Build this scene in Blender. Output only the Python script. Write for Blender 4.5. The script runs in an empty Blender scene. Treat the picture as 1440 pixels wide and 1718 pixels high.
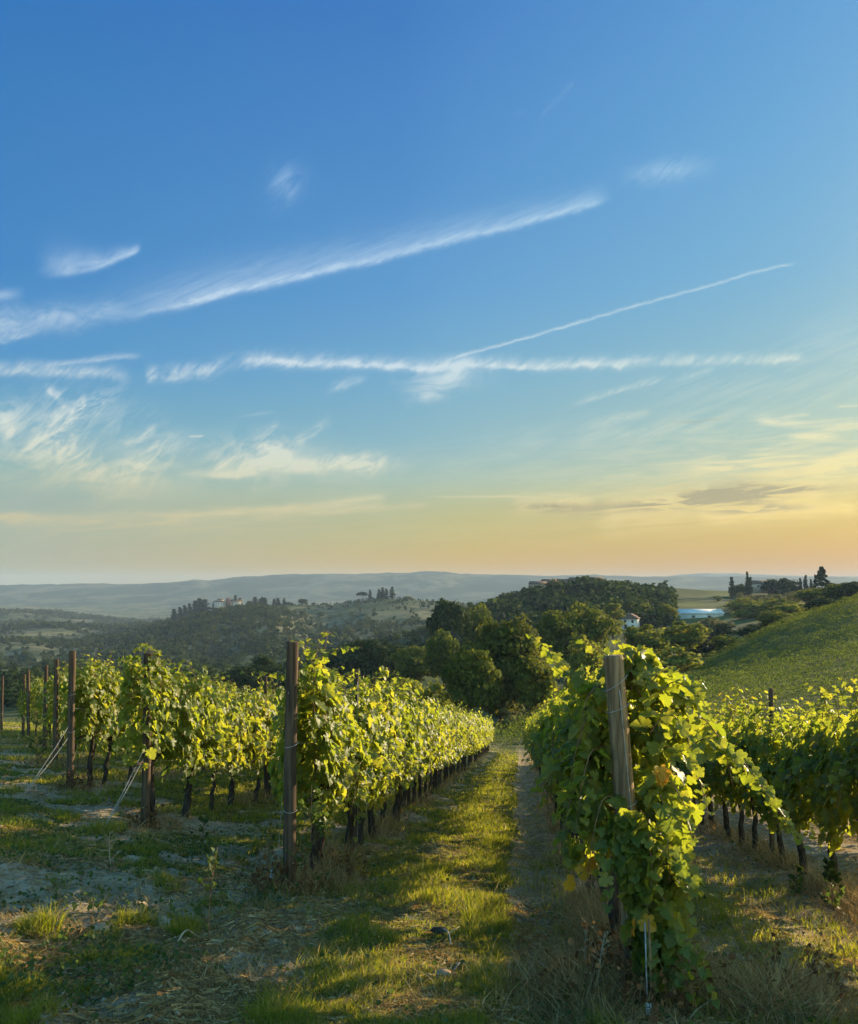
# recreation of a vineyard on a hill slope at sunset; everything is built in metres, the camera stands at the origin looking along +Y
# sky colours (sRGB) by tangent of elevation, for the left, the middle and the right of the view
SKY_L = [(0.0, (192, 174, 156)), (0.03, (188, 177, 156)), (0.06, (172, 178, 158)), (0.09, (160, 178, 170)), (0.125, (142, 180, 188)),
         (0.17, (112, 172, 200)), (0.25, (76, 150, 206)), (0.34, (62, 138, 200)), (0.48, (55, 130, 192)), (0.66, (38, 118, 188)), (0.8, (30, 105, 180))]
SKY_M = [(0.0, (220, 178, 98)), (0.03, (212, 186, 114)), (0.06, (194, 190, 150)), (0.09, (182, 190, 162)), (0.125, (160, 188, 184)),
         (0.17, (140, 184, 200)), (0.25, (120, 176, 208)), (0.34, (102, 163, 210)), (0.48, (82, 146, 204)), (0.66, (66, 130, 196)), (0.8, (50, 116, 186))]
SKY_R = [(0.0, (236, 174, 24)), (0.03, (236, 184, 36)), (0.06, (232, 198, 84)), (0.09, (224, 204, 128)), (0.125, (196, 202, 168)),
         (0.17, (172, 198, 184)), (0.25, (150, 192, 202)), (0.34, (132, 186, 212)), (0.48, (116, 178, 216)), (0.66, (104, 166, 214)), (0.8, (90, 150, 205))]
CLOUD_L = [(0.0, (212, 194, 162)), (0.09, (218, 208, 178)), (0.14, (226, 226, 208)), (0.2, (232, 236, 234)), (0.3, (222, 232, 244)), (0.5, (176, 204, 232)), (0.8, (170, 200, 230))]
CLOUD_R = [(0.0, (246, 206, 110)), (0.09, (255, 228, 138)), (0.14, (244, 228, 168)), (0.2, (240, 234, 196)), (0.27, (226, 234, 224)), (0.5, (176, 210, 234)), (0.8, (170, 205, 235))]
GREY_COL = (158, 150, 122)
LIFT = [(0.0, (1.20, 1.02, .42)), (0.02, (1.20, 1.02, .46)), (0.06, (1.14, 1.03, .70)), (0.15, (.96, 1.0, .96)), (0.35, (.80, .95, 1.03)), (0.8, (.76, .94, 1.06))]
# (points in photo pixels, fade in, fade out, width below, width above, strength, fibre), keywords
STREAKS = [
    (([(120, 552), (500, 460), (720, 411), (1032, 329)], 0.16, 0.03, 10, 54, 0.46, 'uf'), dict(wl1=8, wu1=20, k=0.45, warp=0.010, fine=0.006)),
    (([(190, 534), (500, 464), (720, 415), (1027, 334)], 0.10, 0.03, 6, 8, 0.52, 'fi'), dict(wl1=6, wu1=8, k=0.5, warp=0.009, fine=0.007)),
    (([(-60, 552), (100, 534), (250, 524)], 0.02, 0.08, 22, 28, 0.46, 'cu'), dict(k=0.7, warp=0.030, fine=0.012, wl1=14, wu1=20)),
    (([(-40, 582), (30, 566), (80, 552)], 0.01, 0.03, 4, 12, 0.34, 'fi'), dict(warp=0.014, fine=0.006)),
    (([(735, 610), (870, 570), (1080, 510), (1342, 438)], 0.03, 0.02, 2.0, 3.0, 0.62, 'fi'), dict(k=0.35, warp=0.006, fine=0.005)),
    (([(390, 604), (600, 614), (760, 617), (1000, 606), (1358, 601)], 0.02, 0.02, 9, 14, 0.62, 'fe'), dict(wl1=6, wu1=10, k=0.7, warp=0.016, fine=0.010)),
    (([(400, 602), (620, 615), (800, 616), (1100, 606)], 0.02, 0.06, 4, 6, 0.42, 'fi'), dict(k=0.6, warp=0.014, fine=0.008)),
    (([(240, 632), (320, 624), (420, 606)], 0.01, 0.03, 10, 14, 0.56, 'fe'), dict(k=0.85, warp=0.016, fine=0.010)),
    (([(-30, 620), (90, 624), (226, 634)], 0.01, 0.03, 8, 13, 0.58, 'fe'), dict(k=0.6, warp=0.018, fine=0.010)),
    (([(60, 614), (160, 604), (245, 597)], 0.04, 0.02, 4, 6, 0.42, 'fi'), dict(k=0.4, warp=0.010, fine=0.005)),
    (([(50, 452), (150, 452), (240, 413)], 0.05, 0.01, 8, 48, 0.54, 'cu'), dict(k=0.45, warp=0.012, fine=0.006, wu1=8, wl1=5)),
    (([(130, 460), (190, 438), (240, 413)], 0.03, 0.01, 4, 8, 0.26, 'fi'), dict(k=0.5, warp=0.010, fine=0.006)),
    (([(950, 682), (1050, 653), (1122, 631)], 0.03, 0.015, 4, 7, 0.34, 'fi'), dict(k=0.7, warp=0.010, fine=0.006)),
    (([(1125, 642), (1205, 616)], 0.02, 0.015, 4, 6, 0.26, 'fi'), dict(k=0.6, warp=0.006, fine=0.004)),
    (([(975, 714), (1040, 703), (1095, 688)], 0.03, 0.01, 7, 8, 0.28, 'fi'), dict(k=0.7, warp=0.010, fine=0.006)),
    (([(1250, 704), (1340, 713), (1500, 709)], 0.03, 0.02, 6, 9, 0.85, 'ff'), dict(k=0.6, warp=0.012, fine=0.004)),
    (([(1280, 704), (1365, 693)], 0.03, 0.01, 3, 3, 0.5, 'ff'), dict(k=0.5, warp=0.008)),
    (([(1315, 734), (1420, 730)], 0.02, 0.02, 5, 5, 0.75, 'ff'), dict(k=0.6, warp=0.010)),
    (([(1130, 784), (1250, 781), (1355, 770)], 0.06, 0.02, 7, 10, 0.62, 'ff'), dict(k=0.8, warp=0.014, fine=0.004)),
    (([(1340, 788), (1500, 766)], 0.03, 0.02, 16, 14, 0.7, 'ff'), dict(k=0.6, warp=0.014)),
    (([(1000, 799), (1095, 795)], 0.03, 0.02, 4, 5, 0.42, 'ff'), dict(k=0.6, warp=0.006)),
    (([(1400, 682), (1500, 678)], 0.01, 0.01, 2, 2, 0.5, 'fl'), dict(k=0.3, warp=0.004)),
    (([(-30, 868), (250, 864), (520, 854), (655, 832)], 0.02, 0.015, 16, 8, 0.55, 'ff'), dict(k=0.5, warp=0.012, fine=0.003)),
    (([(330, 850), (560, 856), (735, 846)], 0.05, 0.03, 6, 6, 0.36, 'ff'), dict(k=0.6, warp=0.008)),
    (([(700, 834), (900, 832)], 0.03, 0.03, 2, 2, 0.5, 'ff'), dict(k=0.5, warp=0.003)),
    (([(850, 852), (930, 842), (1010, 849)], 0.02, 0.02, 15, 14, 0.85, 'ff'), dict(k=0.5, warp=0.014)),
    (([(990, 862), (1150, 842), (1270, 826), (1400, 816)], 0.03, 0.03, 30, 20, 0.85, 'ff'), dict(k=0.5, warp=0.022)),
    (([(1160, 866), (1330, 856), (1460, 850)], 0.03, 0.03, 14, 12, 0.85, 'ff'), dict(k=0.5, warp=0.014)),
    (([(280, 799), (380, 795), (480, 786)], 0.04, 0.03, 5, 8, 0.60, 'ff'), dict(k=0.5, warp=0.016, fine=0.006)),
    (([(450, 788), (560, 780), (660, 771)], 0.05, 0.02, 11, 13, 0.66, 'cu'), dict(k=0.7, warp=0.03, fine=0.010)),
    (([(345, 772), (440, 774), (495, 752)], 0.02, 0.015, 20, 18, 0.56, 'cu'), dict(k=0.75, warp=0.04, fine=0.010)),
    (([(415, 748), (450, 728), (472, 706)], 0.02, 0.01, 4, 12, 0.40, 'fi'), dict(k=0.7, warp=0.016, fine=0.008)),
    (([(478, 746), (520, 730), (562, 700)], 0.02, 0.02, 6, 14, 0.36, 'fi'), dict(k=0.7, warp=0.018, fine=0.008)),
    (([(200, 748), (268, 716)], 0.02, 0.01, 10, 7, 0.50, 'fi'), dict(k=0.7, warp=0.014, fine=0.008)),
    (([(70, 708), (110, 696), (150, 671)], 0.02, 0.01, 10, 10, 0.55, 'fi'), dict(k=0.6, warp=0.018, fine=0.01)),
    (([(72, 655), (100, 672), (116, 694)], 0.008, 0.01, 8, 10, 0.42, 'fe'), dict(k=0.7, warp=0.020, fine=0.01)),
    (([(315, 733), (345, 731)], 0.006, 0.006, 1.5, 2, 0.6, None), dict(warp=0.002)),
    (([(660, 664), (740, 648), (792, 612)], 0.04, 0.01, 14, 16, 0.42, 'cu'), dict(k=0.85, warp=0.024, fine=0.012)),
    (([(540, 660), (580, 646), (626, 634)], 0.02, 0.02, 7, 9, 0.36, 'fe'), dict(k=0.8, warp=0.018, fine=0.01)),
    (([(905, 196), (935, 170), (972, 128)], 0.005, 0.012, 6, 8, 0.16, 'fi'), dict(k=0.7, warp=0.012, fine=0.006)),
    (([(855, 192), (890, 188)], 0.01, 0.01, 6, 7, 0.09, 'cu'), dict(k=0.6, warp=0.008)),
    (([(390, 700), (470, 690)], 0.03, 0.02, 3, 3, 0.16, 'fi'), dict(k=0.5, warp=0.006)),
]
# (x, y, radius x, radius y, strength, fibre, low, high, angle)
PATCHES = [
    (486, 306, 30, 34, 0.46, 'fe', 0.30, 0.66, -30.0),
    (484, 312, 24, 20, 0.30, 'so', 0.2, 0.6, -30.0),
    (1124, 286, 60, 20, 0.50, 'fe', 0.30, 0.62, 10.0),
    (1110, 286, 44, 14, 0.32, 'so', 0.2, 0.6, 10.0),
    (6, 705, 50, 22, 0.66, 'cu', 0.28, 0.62, 8.0),
    (105, 690, 40, 44, 0.40, 'fe', 0.40, 0.7, 0.0),
    (50, 700, 120, 50, 0.22, 'cu', 0.34, 0.7, 0.0),
    (100, 762, 90, 44, 0.62, 'cu', 0.34, 0.70, -20.0),
    (20, 775, 130, 60, 0.50, 'so', 0.30, 0.66, 0.0),
    (235, 785, 60, 44, 0.52, 'cu', 0.32, 0.70, 20.0),
    (190, 815, 160, 30, 0.35, 'so', 0.30, 0.66, 0.0),
    (180, 700, 70, 36, 0.28, 'fe', 0.38, 0.7, 0.0),
    (265, 742, 80, 20, 0.28, 'uf', 0.36, 0.7, 0.0),
    (420, 768, 100, 40, 0.46, 'cu', 0.34, 0.68, 0.0),
    (472, 762, 34, 24, 0.55, 'cu', 0.28, 0.6, 0.0),
    (605, 780, 60, 20, 0.55, 'cu', 0.28, 0.62, 0.0),
    (540, 805, 160, 34, 0.30, 'so', 0.28, 0.66, 0.0),
    (3, 496, 26, 9, 0.42, 'cu', 0.2, 0.6, 8.0),
    (742, 634, 60, 26, 0.48, 'cu', 0.34, 0.64, 0.0),
    (1270, 655, 170, 30, 0.22, 'uf', 0.3, 0.7, 0.0),
    (1330, 748, 220, 50, 0.42, 'ff', 0.32, 0.7, 4.0),
    (1400, 800, 170, 46, 0.62, 'ff', 0.28, 0.7, 0.0),
    (1130, 812, 180, 40, 0.42, 'ff', 0.28, 0.7, 6.0),
    (1420, 590, 130, 60, 0.24, 'uf', 0.3, 0.7, 10.0),
    (900, 780, 260, 60, 0.18, 'ff', 0.32, 0.7, 6.0),
    (980, 735, 220, 30, 0.16, 'uf', 0.36, 0.7, 6.0),
    (1130, 718, 120, 24, 0.24, 'uf', 0.36, 0.7, 10.0),
    (140, 690, 60, 14, 0.5, 'fi', 0.42, 0.66, 32.0),
    (30, 742, 60, 26, 0.4, 'fe', 0.42, 0.62, 0.0),
    (130, 770, 70, 30, 0.45, 'fe', 0.44, 0.62, -30.0),
    (250, 770, 50, 34, 0.4, 'fe', 0.44, 0.62, 40.0),
    (440, 752, 70, 24, 0.42, 'fe', 0.44, 0.62, 0.0),
    (610, 776, 50, 16, 0.5, 'fi', 0.42, 0.62, 0.0),
    (300, 890, 500, 20, 0.16, 'ff', 0.3, 0.7, 1.0),
    (850, 905, 500, 20, 0.14, 'ff', 0.35, 0.7, 4.0),
]
GREYS = [
    (930, 850, 72, 8, 0.95, 'ff', 0.36, 0.50, 1.0),
    (1225, 832, 110, 22, 0.9, 'ff', 0.45, 0.56, 3.0),
    (1225, 826, 56, 15, 0.7, 'cu', 0.42, 0.54, 3.0),
    (1090, 848, 120, 10, 0.85, 'ff', 0.44, 0.55, 6.0),
    (1325, 820, 80, 6, 0.8, 'ff', 0.40, 0.53, 2.0),
    (1290, 853, 80, 7, 0.7, 'ff', 0.40, 0.53, 2.0),
    (1170, 705, 40, 2, 0.3, 'fl', 0.3, 0.5, 0.0),
    (620, 925, 500, 9, 0.10, 'so', 0.3, 0.6, 6.0),
]
HAZE_COL = (.45, .60, .78)
HAZE_D = 0.000135
import bpy, math, random
import numpy as np
from mathutils import Vector, Matrix

C = bpy.context.scene.collection
SC = bpy.context.scene
R = math.radians
rng = np.random.default_rng(7)
random.seed(7)

# ------------------------------------------------------------------ camera
cam_d = bpy.data.cameras.new('camera')
cam = bpy.data.objects.new('camera', cam_d)
C.objects.link(cam)
cam.location = (0, 0, 0)
cam.rotation_euler = (R(90), 0, 0)
cam_d.sensor_fit = 'HORIZONTAL'
cam_d.sensor_width = 36.0
cam_d.lens = 36.0
cam_d.shift_y = 126 / 1440
cam_d.clip_start = 0.05
cam_d.clip_end = 40000
SC.camera = cam
SUN_AZ, SUN_EL = 55.0, 14.5

# ------------------------------------------------------------------ exposure and sampling
SC.view_settings.view_transform = 'Standard'
SC.view_settings.look = 'None'
SC.view_settings.exposure = 1.25
SC.view_settings.gamma = 1.0
SC.render.engine = 'CYCLES'
cy = SC.cycles
cy.use_denoising = True
cy.use_adaptive_sampling = True
cy.adaptive_threshold = 0.015
cy.max_bounces = 8
cy.diffuse_bounces = 5
cy.glossy_bounces = 2
cy.transmission_bounces = 4
cy.transparent_max_bounces = 8
cy.volume_bounces = 0
cy.sample_clamp_indirect = 4.0
cy.use_fast_gi = False

def lin(c):
    return tuple(((x / 255) / 12.92 if x / 255 <= 0.04045 else ((x / 255 + 0.055) / 1.055) ** 2.4) for x in c)

# ------------------------------------------------------------------ node helper
class NB:
    def __init__(self, tree):
        self.t = tree
        tree.nodes.clear()
    def n(self, kind, **kw):
        nd = self.t.nodes.new(kind)
        for k, v in kw.items():
            setattr(nd, k, v)
        return nd
    def put(self, sock, v):
        if v is None:
            return
        if isinstance(v, bpy.types.NodeSocket):
            self.t.links.new(v, sock)
        else:
            if sock.type == 'RGBA' and len(v) == 3:
                v = (*v, 1)
            sock.default_value = v
    def m(self, op, a, b=None, c=None, clamp=False):
        nd = self.n('ShaderNodeMath', operation=op, use_clamp=clamp)
        self.put(nd.inputs[0], a); self.put(nd.inputs[1], b); self.put(nd.inputs[2], c)
        return nd.outputs[0]
    def ss(self, x, a, b, lo=0.0, hi=1.0, kind='SMOOTHSTEP'):
        if kind == 'LINEAR':      # plain maths: a clamped node would be evaluated last and overflow the sky's shader
            k = 1.0 / (b - a)
            t = self.m('MINIMUM', self.m('MAXIMUM', self.m('MULTIPLY_ADD', x, k, -a * k), 0.0), 1.0)
            return t if (lo, hi) == (0.0, 1.0) else self.m('MULTIPLY_ADD', t, hi - lo, lo)
        nd = self.n('ShaderNodeMapRange', interpolation_type=kind)
        self.put(nd.inputs[0], x)
        for i, v in enumerate((a, b, lo, hi)):
            self.put(nd.inputs[1 + i], v)
        return nd.outputs[0]
    def mix(self, f, a, b, blend='MIX'):
        nd = self.n('ShaderNodeMix', data_type='RGBA', blend_type=blend)
        self.put(nd.inputs[0], f); self.put(nd.inputs[6], a); self.put(nd.inputs[7], b)
        return nd.outputs[2]
    def xyz(self, x, y, z=0.0):
        nd = self.n('ShaderNodeCombineXYZ')
        self.put(nd.inputs[0], x); self.put(nd.inputs[1], y); self.put(nd.inputs[2], z)
        return nd.outputs[0]
    def noise(self, vec, scale, detail=3.0, rough=0.55, dist=0.0):
        nd = self.n('ShaderNodeTexNoise')
        self.put(nd.inputs['Vector'], vec)
        nd.inputs['Scale'].default_value = scale
        nd.inputs['Detail'].default_value = detail
        nd.inputs['Roughness'].default_value = rough
        nd.inputs['Distortion'].default_value = dist
        return nd.outputs['Fac']
    def ramp(self, f, stops):
        nd = self.n('ShaderNodeValToRGB')
        e = nd.color_ramp.elements
        while len(e) < len(stops):
            e.new(0.5)
        for el, (p, c) in zip(e, stops):
            el.position = p
            el.color = (*c, 1)
        self.put(nd.inputs[0], f)
        return nd.outputs[0]

# ------------------------------------------------------------------ sky: Nishita, dusk dust, cirrus and contrails, all by direction
W = bpy.data.worlds.new('World')
SC.world = W
W.use_nodes = True
sdir = (math.sin(R(SUN_AZ)) * math.cos(R(SUN_EL)), math.cos(R(SUN_AZ)) * math.cos(R(SUN_EL)), math.sin(R(SUN_EL)))
SK = 0.8
def skystops(rows, low=(1, 1, 1)):
    out = []
    for v, c in rows:
        f = max(0.0, min(1.0, (0.125 - v) / 0.095))     # what the haze adds near the horizon is left out here
        out.append((v / SK, tuple(x * (1 + (k - 1) * f) for x, k in zip(lin(c), low))))
    return out
def px(p):
    return ((p[0] - 720) / 1440, (985 - p[1]) / 1440)
def fit(pts):
    P = np.array([px(p) for p in pts])
    um = P[:, 0].mean()
    co = np.polyfit(P[:, 0] - um, P[:, 1], 2 if len(pts) > 2 else 1)
    if len(co) == 2:
        co = np.array([0, *co])
    return P, um, co

class SkyCell:
    """the sky's colour by direction, with the clouds of one part of it"""
    def __init__(self, name, streaks, patches, greys):
        self.g = bpy.data.node_groups.new(name, 'ShaderNodeTree')
        self.g.interface.new_socket('Color', in_out='OUTPUT', socket_type='NodeSocketColor')
        b = self.b = NB(self.g)
        dirn = b.n('ShaderNodeTexCoord').outputs['Generated']
        sep = b.n('ShaderNodeSeparateXYZ')
        b.put(sep.inputs[0], dirn)
        dx, dy, dz = sep.outputs
        hyp = b.m('SQRT', b.m('ADD', b.m('MULTIPLY', dx, dx), b.m('MULTIPLY', dy, dy)))
        te = b.m('DIVIDE', dz, b.m('MAXIMUM', hyp, 0.02))
        az = b.m('ARCTAN2', dx, dy)
        tes = b.m('MINIMUM', b.m('MAXIMUM', b.m('DIVIDE', te, SK), 0.0), 1.0)
        rL, rM, rR = (b.ramp(tes, skystops(x, k)) for x, k in ((SKY_L, (.70, .95, 1.7)), (SKY_M, (.83, .79, .42)), (SKY_R, (.66, .60, .10))))
        fL = b.ss(az, R(-27), R(2), kind='LINEAR')
        fR = b.ss(az, R(-2), R(27), kind='LINEAR')
        sky = b.mix(fR, b.mix(fL, rL, rM), rR)
        if streaks or patches or greys:
            yy = b.m('MAXIMUM', dy, 0.05)
            self.u = b.m('DIVIDE', dx, yy)
            self.v = b.m('DIVIDE', dz, yy)
            self.cache = {}
            need = {a[6] for a, k in streaks} | {p[5] for p in patches} | {p[5] for p in greys} | {'w1', 'w2'}
            wait = 0.0
            for key in sorted(x for x in need if x):
                wait = b.m('ADD', wait, self.noise(key))
            wait = b.m('MULTIPLY', wait, 1e-7)      # every cloud waits for the noises: keeps the shader small
            self.u = b.m('ADD', self.u, wait)
            self.v = b.m('ADD', self.v, wait)
            d = None
            for a, k in streaks:
                d = self.add(d, self.streak(*a, **k))
            for p in patches:
                d = self.add(d, self.patch(*p))
            if d is not None:
                cc = b.mix(fR, b.ramp(tes, skystops(CLOUD_L)), b.ramp(tes, skystops(CLOUD_R)))
                sky = b.mix(b.m('MINIMUM', d, 0.95), sky, cc)
            d = None
            for p in greys:
                d = self.add(d, self.patch(*p))
            if d is not None:
                sky = b.mix(b.m('MINIMUM', d, 0.9), sky, lin(GREY_COL))
        sky = b.mix(1.0, sky, b.ramp(tes, [(v / SK, c) for v, c in LIFT]), 'MULTIPLY')
        # the glow round the sun (outside the view at right) and warm fill light added to the unseen sky behind the camera
        dt = b.n('ShaderNodeVectorMath', operation='DOT_PRODUCT')
        b.put(dt.inputs[0], dirn)
        dt.inputs[1].default_value = sdir
        gl = b.m('MULTIPLY', b.m('POWER', b.m('MAXIMUM', dt.outputs['Value'], 0.0), 40.0), b.m('EXPONENT', b.m('MULTIPLY', b.m('MAXIMUM', te, 0.0), -1.6)))
        sky = b.mix(gl, sky, (9.0, 6.2, 2.6))
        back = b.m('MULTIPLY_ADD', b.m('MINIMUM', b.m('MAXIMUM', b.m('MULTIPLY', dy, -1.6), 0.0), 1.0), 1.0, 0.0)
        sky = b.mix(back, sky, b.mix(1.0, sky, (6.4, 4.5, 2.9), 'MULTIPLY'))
        go = b.n('NodeGroupOutput')
        b.t.links.new(sky, go.inputs[0])
    def add(self, t, d):
        return d if t is None else self.b.m('ADD', t, d)
    def noise(self, key):
        if key not in self.cache:
            b, u, v = self.b, self.u, self.v
            if key == 'w1':
                r = b.m('SUBTRACT', b.noise(b.xyz(u, v, 3.1), 14.0, 4.0, 0.6), 0.5)
            elif key == 'w2':
                r = b.m('SUBTRACT', b.noise(b.xyz(u, v, 9.7), 60.0, 3.0, 0.6), 0.5)
            elif key == 'so':
                r = b.noise(b.xyz(b.m('MULTIPLY', u, 7.0), b.m('MULTIPLY', v, 16.0), 4.0), 1.0, 6.0, 0.62, 0.5)
            else:
                ang, fa, fb, seed, det, dist = FIBRES[key]
                c, s = math.cos(R(ang)), math.sin(R(ang))
                al = b.m('ADD', b.m('MULTIPLY', u, c * fa), b.m('MULTIPLY', v, s * fa))
                ac = b.m('SUBTRACT', b.m('MULTIPLY', v, c * fb), b.m('MULTIPLY', u, s * fb))
                r = b.noise(b.xyz(al, ac, seed), 1.0, det, 0.6, dist)
            self.cache[key] = r
        return self.cache[key]
    def streak(self, pts, f0, f1, wl, wu, amp, fib, k=0.7, warp=0.006, fine=0.0, wl1=None, wu1=None):
        """a cloud line along a parabola; widths below and above in 1/1440"""
        b = self.b
        P, um, co = fit(pts)
        ua, ub = float(P[0, 0]), float(P[-1, 0])
        du = b.m('SUBTRACT', self.u, float(um))
        vc = b.m('MULTIPLY_ADD', b.m('MULTIPLY_ADD', du, float(co[0]), float(co[1])), du, float(co[2]))
        d = b.m('MULTIPLY_ADD', self.noise('w1'), warp, b.m('SUBTRACT', self.v, vc))
        if fine:
            d = b.m('MULTIPLY_ADD', self.noise('w2'), fine, d)
        wl1 = wl if wl1 is None else wl1
        wu1 = wu if wu1 is None else wu1
        up = b.m('GREATER_THAN', d, 0.0)
        if (wl1, wu1) == (wl, wu):
            w = b.m('MULTIPLY_ADD', up, (wu - wl) / 1440, wl / 1440)
        else:
            t = b.ss(self.u, ua, ub, kind='LINEAR')
            WL = b.m('MULTIPLY_ADD', t, (wl1 - wl) / 1440, wl / 1440)
            WU = b.m('MULTIPLY_ADD', t, (wu1 - wu) / 1440, wu / 1440)
            w = b.m('MULTIPLY_ADD', up, b.m('SUBTRACT', WU, WL), WL)
        q = b.m('DIVIDE', d, w)
        g = b.m('EXPONENT', b.m('MULTIPLY', b.m('MULTIPLY', q, q), -1.0))
        g = b.m('MULTIPLY', g, b.ss(self.u, ua, ua + f0))
        g = b.m('MULTIPLY', g, b.ss(self.u, ub - f1, ub, amp, 0.0))
        if fib is not None:
            g = b.m('MULTIPLY', g, b.ss(self.noise(fib), 0.3, 0.72, 1 - k, 1 + 0.5 * k))
        return g
    def patch(self, cx, cy, rx, ry, amp, fib, lo, hi, ang=0.0, warp=0.03):
        b = self.b
        cu, cv = px((cx, cy))
        c, s = math.cos(R(ang)), math.sin(R(ang))
        w1 = self.noise('w1')
        du = b.m('MULTIPLY_ADD', w1, warp, b.m('SUBTRACT', self.u, cu))
        dv = b.m('MULTIPLY_ADD', w1, warp * 0.5, b.m('SUBTRACT', self.v, cv))
        a_ = b.m('MULTIPLY_ADD', du, c * 1440 / rx, b.m('MULTIPLY', dv, s * 1440 / rx))
        p_ = b.m('MULTIPLY_ADD', dv, c * 1440 / ry, b.m('MULTIPLY', du, -s * 1440 / ry))
        g = b.m('EXPONENT', b.m('MULTIPLY', b.m('MULTIPLY_ADD', a_, a_, b.m('MULTIPLY', p_, p_)), -1.0))
        return b.m('MULTIPLY', g, b.ss(self.noise(fib), lo, hi, 0.0, amp))

FIBRES = {'uf': (22, 16, 120, 11.0, 4.0, 0.6), 'fe': (42, 26, 80, 12.0, 5.0, 0.9), 'ff': (5, 12, 95, 13.0, 5.0, 0.9), 'cu': (20, 16, 30, 14.0, 6.0, 1.6), 'up': (28, 9, 55, 1.0, 4.0, 0.4), 'fl': (4, 6, 60, 2.0, 4.0, 0.4), 'st': (55, 14, 46, 5.0, 4.0, 0.4), 'fi': (26, 50, 170, 8.0, 4.0, 1.0)}
def box_streak(a, k):
    P, um, co = fit(a[0])
    uu = np.linspace(P[0, 0], P[-1, 0], 12)
    vv = np.polyval(co, uu - um)
    m = 0.25 * (k.get('warp', 0.006) + k.get('fine', 0)) + 0.001
    lo = 2.2 * max(a[3], k.get('wl1') or 0) / 1440 + m
    hi = 2.2 * max(a[4], k.get('wu1') or 0) / 1440 + m
    return uu.min(), uu.max(), vv.min() - lo, vv.max() + hi
def box_patch(p):
    cu, cv = px(p[:2])
    t = abs(math.tan(R(p[8]))) * p[2]
    return cu - 2.2 * p[2] / 1440 - .01, cu + 2.2 * p[2] / 1440 + .01, cv - 2.2 * (p[3] + t) / 1440 - .006, cv + 2.2 * (p[3] + t) / 1440 + .006
XE = [-9.0, *[px((x, 0))[0] for x in (280, 560, 880, 1160)], 9.0]
YE = [-9.0, *[px((0, y))[1] for y in (890, 810, 740, 670, 580, 480, 250)], 9.0]
wb = NB(W.node_tree)
wdir = wb.n('ShaderNodeTexCoord').outputs['Generated']
wsep = wb.n('ShaderNodeSeparateXYZ')
wb.put(wsep.inputs[0], wdir)
wyy = wb.m('MAXIMUM', wsep.outputs[1], 0.05)
wu = wb.m('DIVIDE', wsep.outputs[0], wyy)
wv = wb.m('DIVIDE', wsep.outputs[2], wyy)
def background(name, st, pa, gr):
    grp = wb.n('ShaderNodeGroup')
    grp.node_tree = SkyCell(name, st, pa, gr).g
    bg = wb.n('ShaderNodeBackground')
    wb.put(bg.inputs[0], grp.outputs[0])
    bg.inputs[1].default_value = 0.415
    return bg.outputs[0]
def choose(f, s0, s1):
    mx = wb.n('ShaderNodeMixShader')
    wb.put(mx.inputs[0], f)
    wb.t.links.new(s0, mx.inputs[1])
    wb.t.links.new(s1, mx.inputs[2])
    return mx.outputs[0]
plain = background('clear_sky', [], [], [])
def overlap(bx, c):
    return bx[0] < c[1] and bx[1] > c[0] and bx[2] < c[3] and bx[3] > c[2]
def cells(ia, ib, ja, jb):
    if jb - ja > 1:
        m = (ja + jb) // 2
        return choose(wb.m('GREATER_THAN', wv, YE[m]), cells(ia, ib, ja, m), cells(ia, ib, m, jb))
    if ib - ia > 1:
        m = (ia + ib) // 2
        return choose(wb.m('GREATER_THAN', wu, XE[m]), cells(ia, m, ja, jb), cells(m, ib, ja, jb))
    c = (XE[ia], XE[ib], YE[ja], YE[jb])
    st = [x for x in STREAKS if overlap(box_streak(*x), c)]
    pa = [x for x in PATCHES if overlap(box_patch(x), c)]
    gr = [x for x in GREYS if overlap(box_patch(x), c)]
    if not (st or pa or gr):
        return plain
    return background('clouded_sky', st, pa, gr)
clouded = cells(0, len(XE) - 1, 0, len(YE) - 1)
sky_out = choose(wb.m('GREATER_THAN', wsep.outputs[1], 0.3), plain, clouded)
nis = wb.n('ShaderNodeTexSky', sky_type='NISHITA', sun_disc=False, sun_elevation=R(SUN_EL), sun_rotation=R(SUN_AZ))
bg2 = wb.n('ShaderNodeBackground')
wb.put(bg2.inputs[0], nis.outputs[0])
bg2.inputs[1].default_value = 0.05
# the Nishita sky, with the dusk's dust and clouds over it
wo = wb.n('ShaderNodeOutputWorld')
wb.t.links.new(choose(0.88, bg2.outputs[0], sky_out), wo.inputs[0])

# ------------------------------------------------------------------ sun
sun_d = bpy.data.lights.new('sun', 'SUN')
sun_d.energy = 4.8
sun_d.angle = R(0.6)
sun_d.color = (1.0, 0.80, 0.50)
sun = bpy.data.objects.new('sun', sun_d)
C.objects.link(sun)
sun.rotation_euler = (-Vector(sdir)).to_track_quat('-Z', 'Y').to_euler()

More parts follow.
